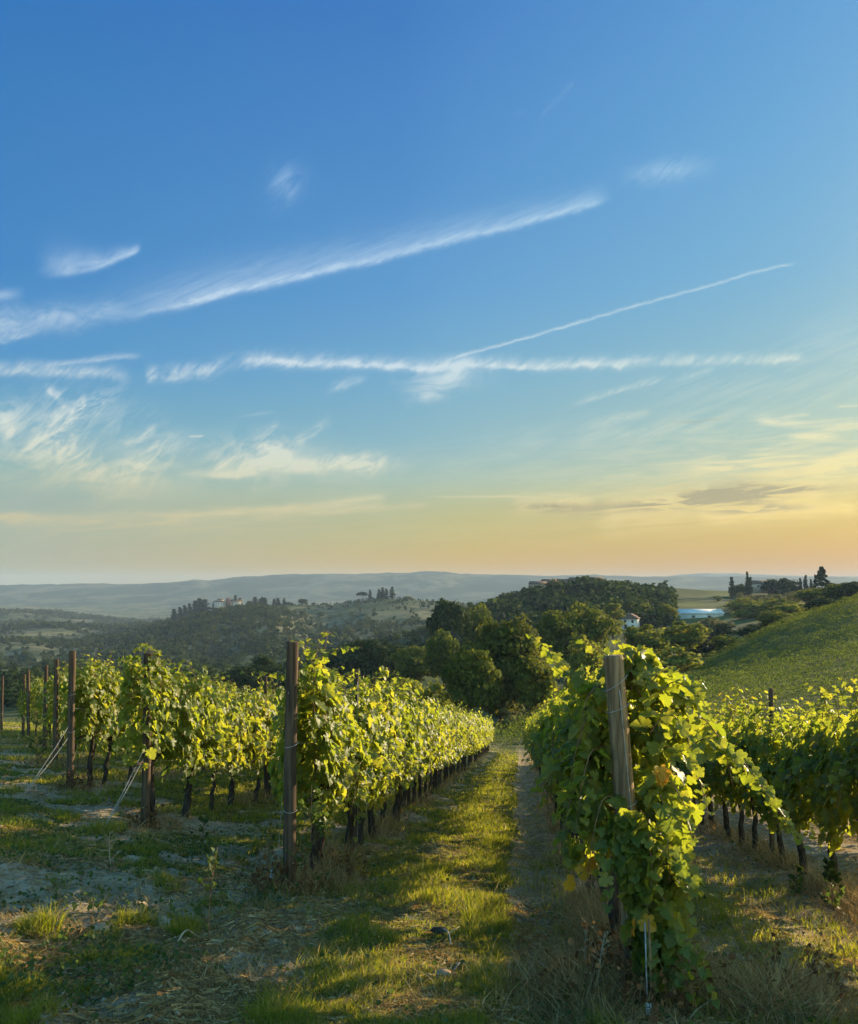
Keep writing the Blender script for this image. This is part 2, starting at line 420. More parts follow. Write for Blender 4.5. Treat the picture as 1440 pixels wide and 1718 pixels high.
# ------------------------------------------------------------------ numpy noise and mesh helpers
def hash2(ix, iy, seed):
    h = (ix.astype(np.int64) * 374761393 + iy.astype(np.int64) * 668265263 + seed * 1442695041) & 0xFFFFFFFF
    h = ((h ^ (h >> 13)) * 1274126177) & 0xFFFFFFFF
    h = h ^ (h >> 16)
    return (h & 0xFFFFFF) / float(0xFFFFFF)
def vnoise(x, y, seed=0):
    ix, iy = np.floor(x), np.floor(y)
    fx, fy = x - ix, y - iy
    fx, fy = fx * fx * (3 - 2 * fx), fy * fy * (3 - 2 * fy)
    a, b_ = hash2(ix, iy, seed), hash2(ix + 1, iy, seed)
    c, d = hash2(ix, iy + 1, seed), hash2(ix + 1, iy + 1, seed)
    return (a * (1 - fx) + b_ * fx) * (1 - fy) + (c * (1 - fx) + d * fx) * fy
def fbm(x, y, octv=4, seed=0):
    x, y = np.asarray(x, float), np.asarray(y, float)
    t, a, n = 0.0, 0.5, 0.0
    for o in range(octv):
        t = t + a * vnoise(x * 2 ** o + 17.3 * o, y * 2 ** o - 9.1 * o, seed + o)
        n += a
        a *= 0.5
    return t / n
def sst(t):
    t = np.clip(t, 0, 1)
    return t * t * (3 - 2 * t)

def mesh(name, V, faces, mat=None, parent=None, smooth=False, attrs=None, loc=None):
    """faces: list of int arrays (n, k)"""
    me = bpy.data.meshes.new(name)
    V = np.asarray(V, np.float32)
    faces = [np.asarray(f, np.int32) for f in faces if len(f)]
    me.vertices.add(len(V))
    me.vertices.foreach_set('co', V.ravel())
    nl = sum(f.size for f in faces)
    nf = sum(len(f) for f in faces)
    me.loops.add(nl)
    me.loops.foreach_set('vertex_index', np.concatenate([f.ravel() for f in faces]))
    me.polygons.add(nf)
    tot = np.concatenate([np.full(len(f), f.shape[1], np.int32) for f in faces])
    me.polygons.foreach_set('loop_start', np.concatenate([[0], np.cumsum(tot)[:-1]]).astype(np.int32))
    me.polygons.foreach_set('loop_total', tot)
    if smooth:
        me.polygons.foreach_set('use_smooth', np.ones(nf, bool))
    for k, v in (attrs or {}).items():
        at = me.attributes.new(k, 'FLOAT', 'POINT')
        at.data.foreach_set('value', np.asarray(v, np.float32))
    me.update(calc_edges=True)
    if mat:
        me.materials.append(mat)
    o = bpy.data.objects.new(name, me)
    C.objects.link(o)
    if parent:
        o.parent = parent
    if loc is not None:
        o.location = loc
    return o
def tag(o, label=None, cat=None, group=None, kind=None):
    for k, v in (('label', label), ('category', cat), ('group', group), ('kind', kind)):
        if v:
            o[k] = v
    return o
def empty(name, loc, label, cat, group=None, rz=0.0):
    o = bpy.data.objects.new(name, None)
    o.empty_display_size = 0.2
    C.objects.link(o)
    o.location = loc
    o.rotation_euler = (0, 0, rz)
    return tag(o, label, cat, group)
def dup(root, loc, rz=0.0, sc=None, label=None, group=None):
    r = root.copy()
    C.objects.link(r)
    r.location = loc
    r.rotation_euler = (0, 0, rz)
    if sc is not None:
        r.scale = sc if hasattr(sc, '__len__') else (sc, sc, sc)
    for k, v in (('label', label), ('group', group)):
        if v:
            r[k] = v
    for ch in root.children:
        c = ch.copy()
        C.objects.link(c)
        c.parent = r
        for g in ch.children:
            d = g.copy()
            C.objects.link(d)
            d.parent = c
    return r

class Geo:
    """collects tubes and boxes into one mesh"""
    def __init__(self):
        self.V, self.T, self.Q, self.n = [], [], [], 0
    def add(self, V, T=None, Q=None):
        if T is not None and len(T):
            self.T.append(np.asarray(T) + self.n)
        if Q is not None and len(Q):
            self.Q.append(np.asarray(Q) + self.n)
        self.V.append(np.asarray(V, float))
        self.n += len(V)
    def tube(self, pts, rad, seg=8, jit=0.0, caps=True):
        P = np.asarray(pts, float)
        rad = np.broadcast_to(np.asarray(rad, float), (len(P),))
        T = np.gradient(P, axis=0)
        T /= np.linalg.norm(T, axis=1)[:, None] + 1e-9
        up = np.array([0.0, 0.0, 1.0]) if abs(T[0, 2]) < 0.9 else np.array([1.0, 0.0, 0.0])
        A = np.cross(T, up)
        A /= np.linalg.norm(A, axis=1)[:, None] + 1e-9
        B = np.cross(T, A)
        th = np.linspace(0, 2 * np.pi, seg, endpoint=False)
        rr = rad[:, None] * (1 + jit * (rng.random((len(P), seg)) - 0.5))
        V = P[:, None, :] + rr[:, :, None] * (np.cos(th)[None, :, None] * A[:, None, :] + np.sin(th)[None, :, None] * B[:, None, :])
        V = V.reshape(-1, 3)
        i, j = np.meshgrid(np.arange(len(P) - 1), np.arange(seg), indexing='ij')
        a = i * seg + j
        d = i * seg + (j + 1) % seg
        Q = np.stack([a, d, d + seg, a + seg], -1).reshape(-1, 4)
        if caps:
            n = len(V)
            V = np.vstack([V, P[0], P[-1]])
            k = np.arange(seg)
            k2 = (k + 1) % seg
            e = (len(P) - 1) * seg
            T3 = np.vstack([np.stack([np.full(seg, n), k2, k], 1), np.stack([np.full(seg, n + 1), e + k, e + k2], 1)])
            self.add(V, T3, Q)
        else:
            self.add(V, None, Q)
        return self
    def box(self, c, s, rz=0.0):
        x, y, z = np.array(s) / 2
        V = np.array([[i * x, j * y, k * z] for k in (-1, 1) for i, j in ((-1, -1), (1, -1), (1, 1), (-1, 1))])
        cs, sn = math.cos(rz), math.sin(rz)
        V = np.stack([V[:, 0] * cs - V[:, 1] * sn, V[:, 0] * sn + V[:, 1] * cs, V[:, 2]], 1) + np.array(c)
        self.add(V, None, [[3, 2, 1, 0], [4, 5, 6, 7], [0, 1, 5, 4], [1, 2, 6, 5], [2, 3, 7, 6], [3, 0, 4, 7]])
        return self
    def build(self, name, mat, parent=None, smooth=False, loc=None):
        fs = []
        if self.T:
            fs.append(np.vstack(self.T))
        if self.Q:
            fs.append(np.vstack(self.Q))
        return mesh(name, np.vstack(self.V), fs, mat, parent, smooth, loc=loc)

# ------------------------------------------------------------------ materials
def newmat(name):
    m = bpy.data.materials.new(name)
    m.use_nodes = True
    return m, NB(m.node_tree)
def finish(b, shader, disp=None):
    o = b.n('ShaderNodeOutputMaterial')
    b.t.links.new(shader, o.inputs[0])
def principled(b, col, rough=0.8, spec=0.3, bump=None, bstr=0.4, bdist=0.02):
    p = b.n('ShaderNodeBsdfPrincipled')
    b.put(p.inputs['Base Color'], col)
    b.put(p.inputs['Roughness'], rough)
    p.inputs['Specular IOR Level'].default_value = spec
    if bump is not None:
        bp = b.n('ShaderNodeBump')
        bp.inputs['Strength'].default_value = bstr
        bp.inputs['Distance'].default_value = bdist
        b.put(bp.inputs['Height'], bump)
        b.t.links.new(bp.outputs[0], p.inputs['Normal'])
    return p.outputs[0]
def leafmat(name, stops, tstops, trans=0.45, rough=0.4, spec=0.5, objvar=0.0, back=None, veins=False, tone=0.0):
    """leaf: reflects stops, lets light through as tstops; every leaf picks its own tone"""
    m, b = newmat(name)
    geo = b.n('ShaderNodeNewGeometry')
    f = geo.outputs['Random Per Island']
    if objvar:
        oi = b.n('ShaderNodeObjectInfo')
        f = b.m('ADD', b.m('MULTIPLY', f, 1 - objvar), b.m('MULTIPLY', oi.outputs['Random'], objvar))
    if tone:
        tn = b.n('ShaderNodeAttribute', attribute_name='tone').outputs['Fac']
        f = b.m('ADD', b.m('MULTIPLY', f, 1 - tone), b.m('MULTIPLY', tn, tone))
    c1, c2 = b.ramp(f, stops), b.ramp(f, tstops)
    if veins:
        vn = b.m('POWER', b.n('ShaderNodeAttribute', attribute_name='vein').outputs['Fac'], 5.0)
        c1 = b.mix(b.m('MULTIPLY', vn, .45), c1, (.20, .24, .07))
        c2 = b.mix(b.m('MULTIPLY', vn, .35), c2, (.12, .2, .02))
    if back is not None:
        c1 = b.mix(b.m('MULTIPLY', geo.outputs['Backfacing'], 0.8), c1, back)
    p = principled(b, c1, rough, spec)
    t = b.n('ShaderNodeBsdfTranslucent')
    b.put(t.inputs[0], c2)
    mx = b.n('ShaderNodeMixShader')
    mx.inputs[0].default_value = trans
    b.t.links.new(p, mx.inputs[1])
    b.t.links.new(t.outputs[0], mx.inputs[2])
    finish(b, mx.outputs[0])
    return m
def flatmat(name, c1, c2, scale=4.0, rough=0.85, spec=0.2, bstr=0.0, stretch=(1, 1, 1)):
    m, b = newmat(name)
    tc = b.n('ShaderNodeTexCoord').outputs['Object']
    mp = b.n('ShaderNodeMapping')
    b.put(mp.inputs[0], tc)
    mp.inputs['Scale'].default_value = stretch
    nz = b.noise(mp.outputs[0], scale, 5.0, 0.6, 0.3)
    col = b.mix(b.ss(nz, 0.35, 0.68), c1, c2)
    finish(b, principled(b, col, rough, spec, nz if bstr else None, bstr))
    return m

M = {}
M['vine_leaf'] = leafmat('vine_leaf',
    [(0.0, (.060, .098, .018)), (0.35, (.10, .138, .024)), (0.7, (.138, .165, .030)), (0.93, (.18, .178, .034)), (1.0, (.26, .18, .03))],
    [(0.0, (.28, .35, .016)), (0.35, (.39, .44, .024)), (0.7, (.50, .51, .030)), (0.93, (.60, .53, .035)), (1.0, (.66, .42, .03))],
    trans=0.56, rough=0.46, spec=0.38, back=(.13, .16, .07), veins=True, objvar=.18)
M['yellow_leaf'] = leafmat('yellow_leaf', [(0.0, (.42, .24, .02)), (0.6, (.5, .3, .03)), (1.0, (.4, .16, .02))],
    [(0.0, (.7, .4, .02)), (1.0, (.75, .34, .02))], trans=0.5, rough=0.5, spec=0.3)
M['bark'] = flatmat('vine_bark', (.030, .022, .016), (.085, .065, .048), 22, 0.95, 0.1, 0.8, (1, 1, .25))
M['post_wood'] = flatmat('post_wood', (.13, .085, .045), (.35, .24, .13), 16, 0.85, 0.15, 0.7, (1.6, 1.6, .09))
M['dark_wood'] = flatmat('dark_post_wood', (.048, .032, .022), (.13, .085, .052), 16, 0.85, 0.15, 0.7, (1.6, 1.6, .09))
M['metal'] = flatmat('galvanised_metal', (.18, .18, .17), (.32, .32, .3), 30, 0.5, 0.5)
M['wire'] = flatmat('wire', (.3, .29, .27), (.5, .48, .44), 30, 0.45, 0.5)
M['string'] = flatmat('white_cord', (.26, .24, .21), (.40, .38, .34), 30, 0.8, 0.2)
M['white_plastic'] = flatmat('white_plastic', (.68, .7, .74), (.78, .8, .84), 20, 0.5, 0.4)
M['cane'] = flatmat('cane', (.14, .075, .035), (.24, .15, .07), 20, 0.8, 0.2)
M['dead_stick'] = flatmat('dead_stick', (.30, .24, .16), (.46, .38, .27), 20, 0.9, 0.1)
M['dry_clod'] = flatmat('clod', (.26, .17, .10), (.42, .31, .2), 9, 0.95, 0.1, 0.8)
M['grass'] = leafmat('grass', [(0.0, (.045, .075, .012)), (0.45, (.085, .115, .017)), (0.8, (.15, .155, .025)), (0.93, (.24, .20, .07)), (1.0, (.36, .29, .13))],
    [(0.0, (.24, .33, .014)), (0.45, (.46, .49, .02)), (0.8, (.64, .58, .03)), (0.93, (.60, .46, .08)), (1.0, (.62, .46, .15))], trans=0.5, rough=0.5, spec=0.25)
M['dry_grass'] = leafmat('dry_grass', [(0.0, (.14, .085, .034)), (0.5, (.29, .19, .075)), (0.85, (.42, .30, .13)), (1.0, (.52, .42, .24))],
    [(0.0, (.24, .14, .04)), (0.5, (.44, .28, .08)), (1.0, (.62, .46, .16))], trans=0.35, rough=0.7, spec=0.15)
M['brown_weed'] = leafmat('brown_weed', [(0.0, (.07, .035, .018)), (0.6, (.15, .08, .035)), (1.0, (.26, .16, .07))],
    [(0.0, (.12, .06, .02)), (1.0, (.34, .2, .06))], trans=0.3, rough=0.8, spec=0.1)
M['weed'] = leafmat('weed_leaf', [(0.0, (.030, .055, .014)), (1.0, (.075, .10, .03))], [(0.0, (.08, .15, .02)), (1.0, (.2, .26, .04))], trans=0.4, rough=0.6, spec=0.2)
def crownmat(name, stops, tr=0.3, tone=0.0, objvar=0.3):
    return leafmat(name, stops, [(p, tuple(min(0.5, x * y) for x, y in zip(c, (2.6, 2.3, 1.2)))) for p, c in stops], trans=tr, rough=0.75, spec=0.05, objvar=0.0 if tone else objvar, tone=tone)
M['oak'] = crownmat('oak_leaves', [(0.0, (.034, .055, .010)), (0.5, (.075, .098, .016)), (1.0, (.16, .155, .026))], .36)
M['dark_tree'] = crownmat('dark_leaves', [(0.0, (.012, .026, .010)), (0.5, (.024, .042, .014)), (1.0, (.05, .066, .018))], 0.2)
M['big_tree'] = crownmat('large_tree_leaves', [(0.0, (.022, .038, .010)), (0.5, (.046, .064, .014)), (1.0, (.11, .11, .022))], .3)
M['light_tree'] = crownmat('light_leaves', [(0.0, (.07, .09, .014)), (0.5, (.13, .15, .022)), (1.0, (.22, .20, .036))], .38)
M['olive'] = crownmat('grey_green_leaves', [(0.0, (.07, .075, .035)), (0.5, (.11, .11, .055)), (1.0, (.18, .16, .09))])
M['cypress'] = crownmat('cypress_leaves', [(0.0, (.012, .022, .012)), (1.0, (.03, .045, .02))], 0.1)
M['woods'] = crownmat('wood_leaves', [(0.0, (.012, .028, .012)), (0.4, (.026, .044, .014)), (0.8, (.058, .070, .020)), (1.0, (.12, .105, .04))], 0.25, tone=.6)
M['ridge_wood'] = crownmat('ridge_wood_leaves', [(0.0, (.010, .024, .010)), (0.5, (.022, .042, .012)), (0.85, (.05, .07, .016)), (1.0, (.08, .09, .022))], 0.25, tone=.55)
M['scrub'] = crownmat('scrub_leaves', [(0.0, (.05, .06, .02)), (0.5, (.09, .095, .035)), (1.0, (.17, .15, .07))], 0.3, tone=.5)
M['trunk'] = flatmat('tree_bark', (.035, .026, .02), (.09, .07, .05), 8, 0.95, 0.1, 0.5)
M['hill_vine'] = crownmat('hillside_vine_leaves', [(0.0, (.062, .094, .018)), (0.6, (.088, .122, .022)), (1.0, (.12, .145, .03))], .40)

# ------------------------------------------------------------------ terrain: near slope, then hills by distance (photo columns give the azimuth only)
def near_z(x, y):
    return -1.57 - .05 * x - .16 * y + .4 * sst((-1 - x) / 9.0)
LAYERS = [
 (56, [(-900, 1230), (700, 1245), (860, 1255), (1000, 1235), (1200, 1210), (1440, 1205), (2300, 1150)]),
 (75, [(-900, 1230), (850, 1235), (1000, 1215), (1150, 1192), (1250, 1182), (1440, 1168), (2300, 1090)]),
 (110, [(-900, 1225), (700, 1228), (850, 1215), (1000, 1195), (1180, 1150), (1300, 1120), (1440, 1090), (2300, 1000)]),
 (150, [(-900, 1195), (500, 1200), (700, 1180), (900, 1150), (1060, 1125), (1190, 1112), (1300, 1056), (1440, 1008), (2300, 910)]),
 (200, [(-900, 1165), (300, 1170), (600, 1150), (800, 1130), (1000, 1110), (1200, 1092), (1300, 1064), (1440, 1020), (2300, 930)]),
 (300, [(-900, 1135), (0, 1140), (400, 1140), (700, 1120), (900, 1070), (1050, 1054), (1200, 1047), (1350, 1020), (1440, 1002), (2300, 930)]),
 (380, [(-900, 1128), (400, 1128), (650, 1110), (800, 1045), (900, 1022), (1000, 1010), (1120, 1018), (1240, 1012), (1440, 1000), (2300, 940)]),
 (430, [(-900, 1125), (400, 1125), (650, 1105), (790, 1035), (890, 1000), (1000, 990), (1100, 1000), (1240, 1000), (1440, 990), (2300, 950)]),
 (470, [(-900, 1118), (400, 1118), (700, 1070), (800, 1040), (900, 1008), (1000, 992), (1130, 986), (1240, 989), (1440, 984), (2300, 955)]),
 (560, [(-900, 1108), (400, 1108), (700, 1085), (850, 1040), (1000, 1005), (1440, 1000), (2300, 970)]),
 (650, [(-900, 1085), (0, 1098), (150, 1102), (300, 1098), (450, 1092), (600, 1080), (800, 1050), (1000, 1015), (2300, 985)]),
 (800, [(-900, 1060), (0, 1080), (150, 1085), (300, 1064), (420, 1052), (600, 1055), (750, 1045), (900, 1022), (2300, 990)]),
 (900, [(-900, 1055), (0, 1078), (130, 1078), (250, 1056), (330, 1036), (420, 1033), (520, 1032), (620, 1026), (740, 1026), (900, 1016), (2300, 990)]),
 (1000, [(-900, 1050), (0, 1072), (130, 1068), (210, 1055), (280, 1040), (340, 1026), (390, 1019), (470, 1018), (560, 1013), (620, 1004), (680, 1006), (740, 1012), (800, 1016), (1000, 1012), (2300, 990)]),
 (1150, [(-900, 1045), (0, 1062), (250, 1058), (400, 1036), (620, 1020), (800, 1024), (1000, 1014), (2300, 990)]),
 (1500, [(-900, 1035), (0, 1048), (100, 1055), (250, 1054), (400, 1044), (700, 1036), (1000, 1018), (2300, 990)]),
 (1900, [(-900, 1018), (-100, 1028), (40, 1029), (90, 1030), (150, 1037), (230, 1049), (300, 1048), (500, 1042), (800, 1030), (1440, 1015), (2300, 1000)]),
 (2300, [(-900, 1035), (500, 1040), (1000, 1025), (1440, 1015), (2300, 1010)]),
 (2700, [(-900, 1010), (0, 1016), (100, 1022), (200, 1030), (250, 1028), (450, 1025), (600, 1022), (780, 1012), (840, 998), (890, 992), (930, 997), (1000, 1000), (1440, 990), (2300, 990)]),
 (3100, [(-900, 1020), (1440, 1010), (2300, 1010)]),
 (4000, [(-900, 985), (-300, 982), (0, 982), (60, 980), (160, 979), (240, 980), (310, 975), (325, 972), (350, 974), (410, 967), (500, 963), (600, 962), (680, 961), (715, 958), (750, 959), (775, 963), (900, 965), (960, 966), (1000, 963), (1060, 967), (1200, 967), (1440, 968), (2300, 970)]),
 (4600, [(-900, 1010), (2300, 1000)]),
 (5600, [(-900, 1000), (1000, 985), (1090, 970), (1130, 966), (1170, 962), (1240, 962), (1290, 965), (1440, 967), (2300, 975)]),
 (7000, [(-900, 1000), (2300, 1000)]),
 (16000, [(-900, 1000), (2300, 1000)]),
]
LY = np.array([l[0] for l in LAYERS], float)
PHI = np.linspace(R(-50), R(50), 1601)
LZ = np.array([np.interp(np.tan(PHI), [px((q[0], 0))[0] for q in l[1]], [(985 - q[1]) / 1440 for q in l[1]]) * l[0] for l in LAYERS])
def far_z(phi, y):
    pi = np.clip((phi + R(50)) / R(100) * 1600, 0, 1600)
    p0 = np.minimum(pi.astype(int), 1599)
    pf = pi - p0
    k = np.clip(np.searchsorted(LY, y, side='right') - 1, 0, len(LY) - 2)
    f = np.clip((y - LY[k]) / (LY[k + 1] - LY[k]), 0, 1)
    g = f * f * (3 - 2 * f)
    f = 0.45 * f + 0.55 * g
    z0 = LZ[k, p0] * (1 - pf) + LZ[k, p0 + 1] * pf
    z1 = LZ[k + 1, p0] * (1 - pf) + LZ[k + 1, p0 + 1] * pf
    return z0 * (1 - f) + z1 * f
ROWDIR = math.atan(0.1055)
DXY = np.array([math.sin(ROWDIR), math.cos(ROWDIR)])
PXY = np.array([math.cos(ROWDIR), -math.sin(ROWDIR)])
def row_xy(p, y):
    """point of the row with offset p at depth y"""
    return (p - PXY[1] * y) / PXY[0]
ROW_A, ROW_B, ROW_C, ROW_D = -1.98, 0.70, 3.26, 5.9
ROWS_P = np.array([ROW_A - 2.6 * k for k in range(8)] + [ROW_B, ROW_C, ROW_D])
def height(x, y):
    x, y = np.asarray(x, float), np.asarray(y, float)
    r = np.hypot(x, y)
    phi = np.arctan2(x, y)
    phc = np.clip(phi, R(-50), R(50))
    ye = r * np.cos(phc)
    w = sst((ye - 50) / 24.0)
    z = near_z(x, y) * (1 - w) + far_z(phc, np.maximum(ye, 50)) * w
    n = 1 - sst((r - 40) / 40.0)
    p = x * PXY[0] + y * PXY[1]
    dp = np.min(np.abs(p[..., None] - ROWS_P), axis=-1)
    bank = np.exp(-(dp / 0.34) ** 2) * 0.03
    rut = -0.045 * np.exp(-((p - 0.12) / 0.16) ** 2) - 0.03 * np.exp(-((p - 2.45) / 0.25) ** 2)
    head = sst((-1.2 - p) / 1.0) * sst((13 - y + 0.6 * x) / 3.0)
    lumps = (fbm(x * 1.7, y * 1.7, 4, 3) - 0.5) * (0.10 + 0.16 * head) + (fbm(x * 7, y * 7, 3, 11) - 0.5) * (0.045 + 0.05 * head)
    z = z + n * (bank + rut + lumps)
    far = sst((r - 120) / 300.0)
    z = z + far * (fbm(x / 90 + 5, y / 90, 4, 21) - 0.5) * np.clip(r * 0.011, 0, 12)
    fold = sst((r - 480) / 150) * (1 - sst((r - 1700) / 600)) * (1 - .9 * np.exp(-((r - 1000) / 110) ** 2)) * sst((0.05 - phi) / .2)
    z = z + fold * (np.abs(fbm(phi * 9 + 3, r / 420, 3, 29) - .5) * 2 - .3) * 26
    return z
def hz(x, y):
    return float(height(np.array([x]), np.array([y]))[0])

# where grass grows on the near slope (0 bare, 1 thick)
def grass_mask(x, y):
    p = x * PXY[0] + y * PXY[1]
    wob = (fbm(x * 0.9, y * 0.9, 3, 41) - 0.5) * 0.7
    strip = sst((p + 1.50 + wob) / 0.40) * np.maximum(sst((0.02 - p + wob * 0.4) / 0.22), .22 * sst((.6 - p) / .2)) * (0.7 + 0.5 * fbm(x * 1.3, y * 1.3, 3, 43))
    strip = strip * (1 - 0.5 * sst((fbm(x * 0.8 + 3, y * 0.55, 3, 47) - 0.56) / 0.1))
    laneC = sst((p - 1.15 + wob * 0.5) / 0.3) * sst((2.05 - p + wob * 0.5) / 0.3) * 0.55 * fbm(x * 1.6, y * 1.6, 3, 44)
    left = sst((-2.15 - p) / 0.3) * sst((.45 * fbm(x * .7, y * .7, 3, 45) + .55 * fbm(x * 2.6, y * 2.2, 4, 50) + .14 * (fbm(x * 9, y * 9, 2, 49) - .5) - 0.515) / 0.06)
    lanes = sst((-2.3 - p) / 0.3) * 0.9 * sst((y + 1.3 * (x + 2) - 9.2) / 3.0) * sst((fbm(x * .9, y * .9, 3, 48) - .3) / .2)
    under = np.maximum(sst((-1.0 - p) / 0.3) * sst((p + 2.6) / 0.3) * sst((y - 6.2) / 1.6) * 0.55 * (fbm(x * 2.1, y * 2.1, 3, 46) > .42), sst((p - .9) / .3) * sst((3.0 - p) / .3) * .22)
    return np.clip(np.maximum.reduce([strip, laneC, left * 0.9, lanes, under]), 0, 1)

# one sheet out to the horizon, its rings grown outwards; cut into near ground, hills and the far ridge
ang = np.concatenate([np.arange(-180, -52, 4.0), np.arange(-52, -34, 1.0), np.arange(-34, 34, 0.2), np.arange(34, 52, 1.0), np.arange(52, 180, 4.0)])
ang = np.radians(ang)
NA = len(ang)
rings = [1.2]
while rings[-1] < 6900:
    r_ = rings[-1]
    rings.append(r_ * (1.0105 if r_ < 40 else 1.014 if r_ < 400 else 1.011))
rings = np.array(rings)
NR = len(rings)
GX = rings[:, None] * np.sin(ang)[None, :]
GY = rings[:, None] * np.cos(ang)[None, :]
GZ = height(GX, GY)
def sheet(name, i0, i1, mat, centre=False):
    X, Y, Z = GX[i0:i1], GY[i0:i1], GZ[i0:i1]
    V = np.stack([X, Y, Z], -1).reshape(-1, 3)
    n = i1 - i0
    i, j = np.meshgrid(np.arange(n - 1), np.arange(NA), indexing='ij')
    a = i * NA + j
    d = i * NA + (j + 1) % NA
    Q = np.stack([a, a + NA, d + NA, d], -1).reshape(-1, 4)[:, ::-1]
    fs = [Q]
    x, y = V[:, 0], V[:, 1]
    if centre:
        V = np.vstack([V, [0, 0, hz(0, 0)]])
        j = np.arange(NA)
        fs.append(np.stack([np.full(NA, len(V) - 1), (j + 1) % NA, j], 1))
        x, y = V[:, 0], V[:, 1]
    o = mesh(name, V, fs, mat, smooth=True, attrs={'grass': grass_mask(x, y)} if centre else None)
    return tag(o, kind='structure')

m, b = newmat('vineyard_soil')
pos = b.n('ShaderNodeNewGeometry').outputs['Position']
at = b.n('ShaderNodeAttribute', attribute_name='grass').outputs['Fac']
n1 = b.noise(pos, 1.6, 6, 0.65)
n2 = b.noise(pos, 22.0, 6, 0.7)
n3 = b.noise(pos, 7.0, 5, 0.6, 0.5)
soil = b.mix(b.ss(n1, 0.3, 0.7), (.25, .185, .105), (.46, .375, .25))
soil = b.mix(b.ss(n2, 0.50, 0.66), soil, (.12, .095, .062))
straw = b.mix(b.ss(n2, 0.3, 0.6), (.13, .098, .05), (.29, .225, .12))
soil = b.mix(b.m('MULTIPLY', b.ss(n3, 0.44, 0.60), 0.85), soil, straw)
green = b.mix(b.ss(n2, 0.35, 0.65), (.028, .042, .010), (.075, .085, .022))
col = b.mix(b.ss(b.m('ADD', at, b.m('MULTIPLY', b.m('SUBTRACT', n3, 0.5), 0.7)), 0.25, 0.6), soil, green)
vst = b.n('ShaderNodeSeparateXYZ'); b.put(vst.inputs[0], pos)
far_ = b.ss(vst.outputs[1], 45, 70)
col = b.mix(far_, col, b.mix(b.ss(n1, .35, .65), (.05, .07, .018), (.10, .10, .035)))
finish(b, principled(b, col, 0.95, 0.1, b.m('ADD', n2, b.m('MULTIPLY', n3, 1.2)), 0.9, 0.03))
M['soil'] = m

m, b = newmat('hill_ground')
pos = b.n('ShaderNodeNewGeometry').outputs['Position']
n1 = b.noise(pos, 0.011, 5, 0.6, 0.6)
n2 = b.noise(pos, 0.05, 5, 0.65)
hs = b.n('ShaderNodeSeparateXYZ')
b.put(hs.inputs[0], pos)
fields = b.mix(b.ss(n1, 0.42, 0.58), (.05, .066, .022), b.mix(b.ss(hs.outputs[1], 520, 700), (.095, .115, .024), (.17, .15, .07)))
col = b.mix(b.ss(n2, 0.4, 0.65), fields, (.03, .046, .013))
finish(b, principled(b, col, 0.95, 0.1))
M['hill'] = m
m, b = newmat('far_ridge')
pos = b.n('ShaderNodeNewGeometry').outputs['Position']
n1 = b.noise(pos, 0.0035, 6, 0.65, 0.8)
n2 = b.noise(pos, 0.02, 5, 0.6)
col = b.mix(b.ss(n1, 0.45, 0.6), (.03, .045, .02), (.12, .115, .06))
col = b.mix(b.ss(n2, 0.5, 0.7), col, (.03, .04, .018))
finish(b, principled(b, col, 0.95, 0.05))
M['ridge'] = m
k1 = int(np.searchsorted(rings, 170))
k2 = int(np.searchsorted(rings, 3200))
sheet('ground', 0, k1 + 1, M['soil'], True)
sheet('hills', k1, k2 + 1, M['hill'])
sheet('mountain_ridge', k2, NR, M['ridge'])

# ------------------------------------------------------------------ leaves
HALF = [(0.0, 0.0), (.10, -.17), (.33, -.25), (.47, -.10), (.40, .06), (.60, .10), (.66, .27), (.56, .44), (.36, .43), (.42, .62), (.30, .82), (.13, .93)]
LEAF0 = HALF + [(0, 1.04)] + [(-x, y) for x, y in HALF[:0:-1]]
LEAF1 = [(0, 0), (.30, -.24), (.46, 0), (.64, .24), (.38, .46), (.30, .82), (0, 1.02), (-.30, .82), (-.38, .46), (-.64, .24), (-.46, 0), (-.30, -.24)]
LEAF2 = [(0, -.1), (.58, .15), (.3, .8), (0, 1.0), (-.3, .8), (-.58, .15)]
def leaf_template(outline, mid):
    """flat outline fanned from points on the midrib; returns verts (x across, y along) and triangles"""
    O = np.array(outline, float)
    n = len(O)
    if mid:
        V = np.vstack([O, [0, .30]])
        T = [(n, i, (i + 1) % n) for i in range(n)]
    else:
        V = O
        h = n // 2
        T = [(0, i, i + 1) for i in range(1, n - 1)]
    return V, np.array(T)
TPL = [leaf_template(LEAF0, True), leaf_template(LEAF1, True), leaf_template(LEAF2, False)]
def leaves(P, Nrm, Tip, size, lod, curl=0.25):
    """places one leaf per row; Nrm its upper face, Tip its direction from stalk to tip"""
    V2, T = TPL[lod]
    n = len(P)
    Y = Tip / (np.linalg.norm(Tip, axis=1)[:, None] + 1e-9)
    X = np.cross(Y, Nrm)
    X /= np.linalg.norm(X, axis=1)[:, None] + 1e-9
    Z = np.cross(X, Y)
    x, y = V2[:, 0], V2[:, 1]
    fold = rng.uniform(-0.1, 0.5, n)[:, None]
    droop = rng.uniform(-0.1, 0.45, n)[:, None]
    wav = rng.uniform(0, 6.28, n)[:, None]
    z = fold * np.abs(x)[None, :] - droop * (y ** 2)[None, :] + 0.08 * np.sin(wav + x[None, :] * 7 + y[None, :] * 5)
    s = size[:, None, None]
    V = P[:, None, :] + s * (x[None, :, None] * X[:, None, :] + y[None, :, None] * Y[:, None, :] + z[:, :, None] * Z[:, None, :])
    k = len(V2)
    F = T[None, :, :] + (np.arange(n) * k)[:, None, None]
    return V.reshape(-1, 3), F.reshape(-1, 3)
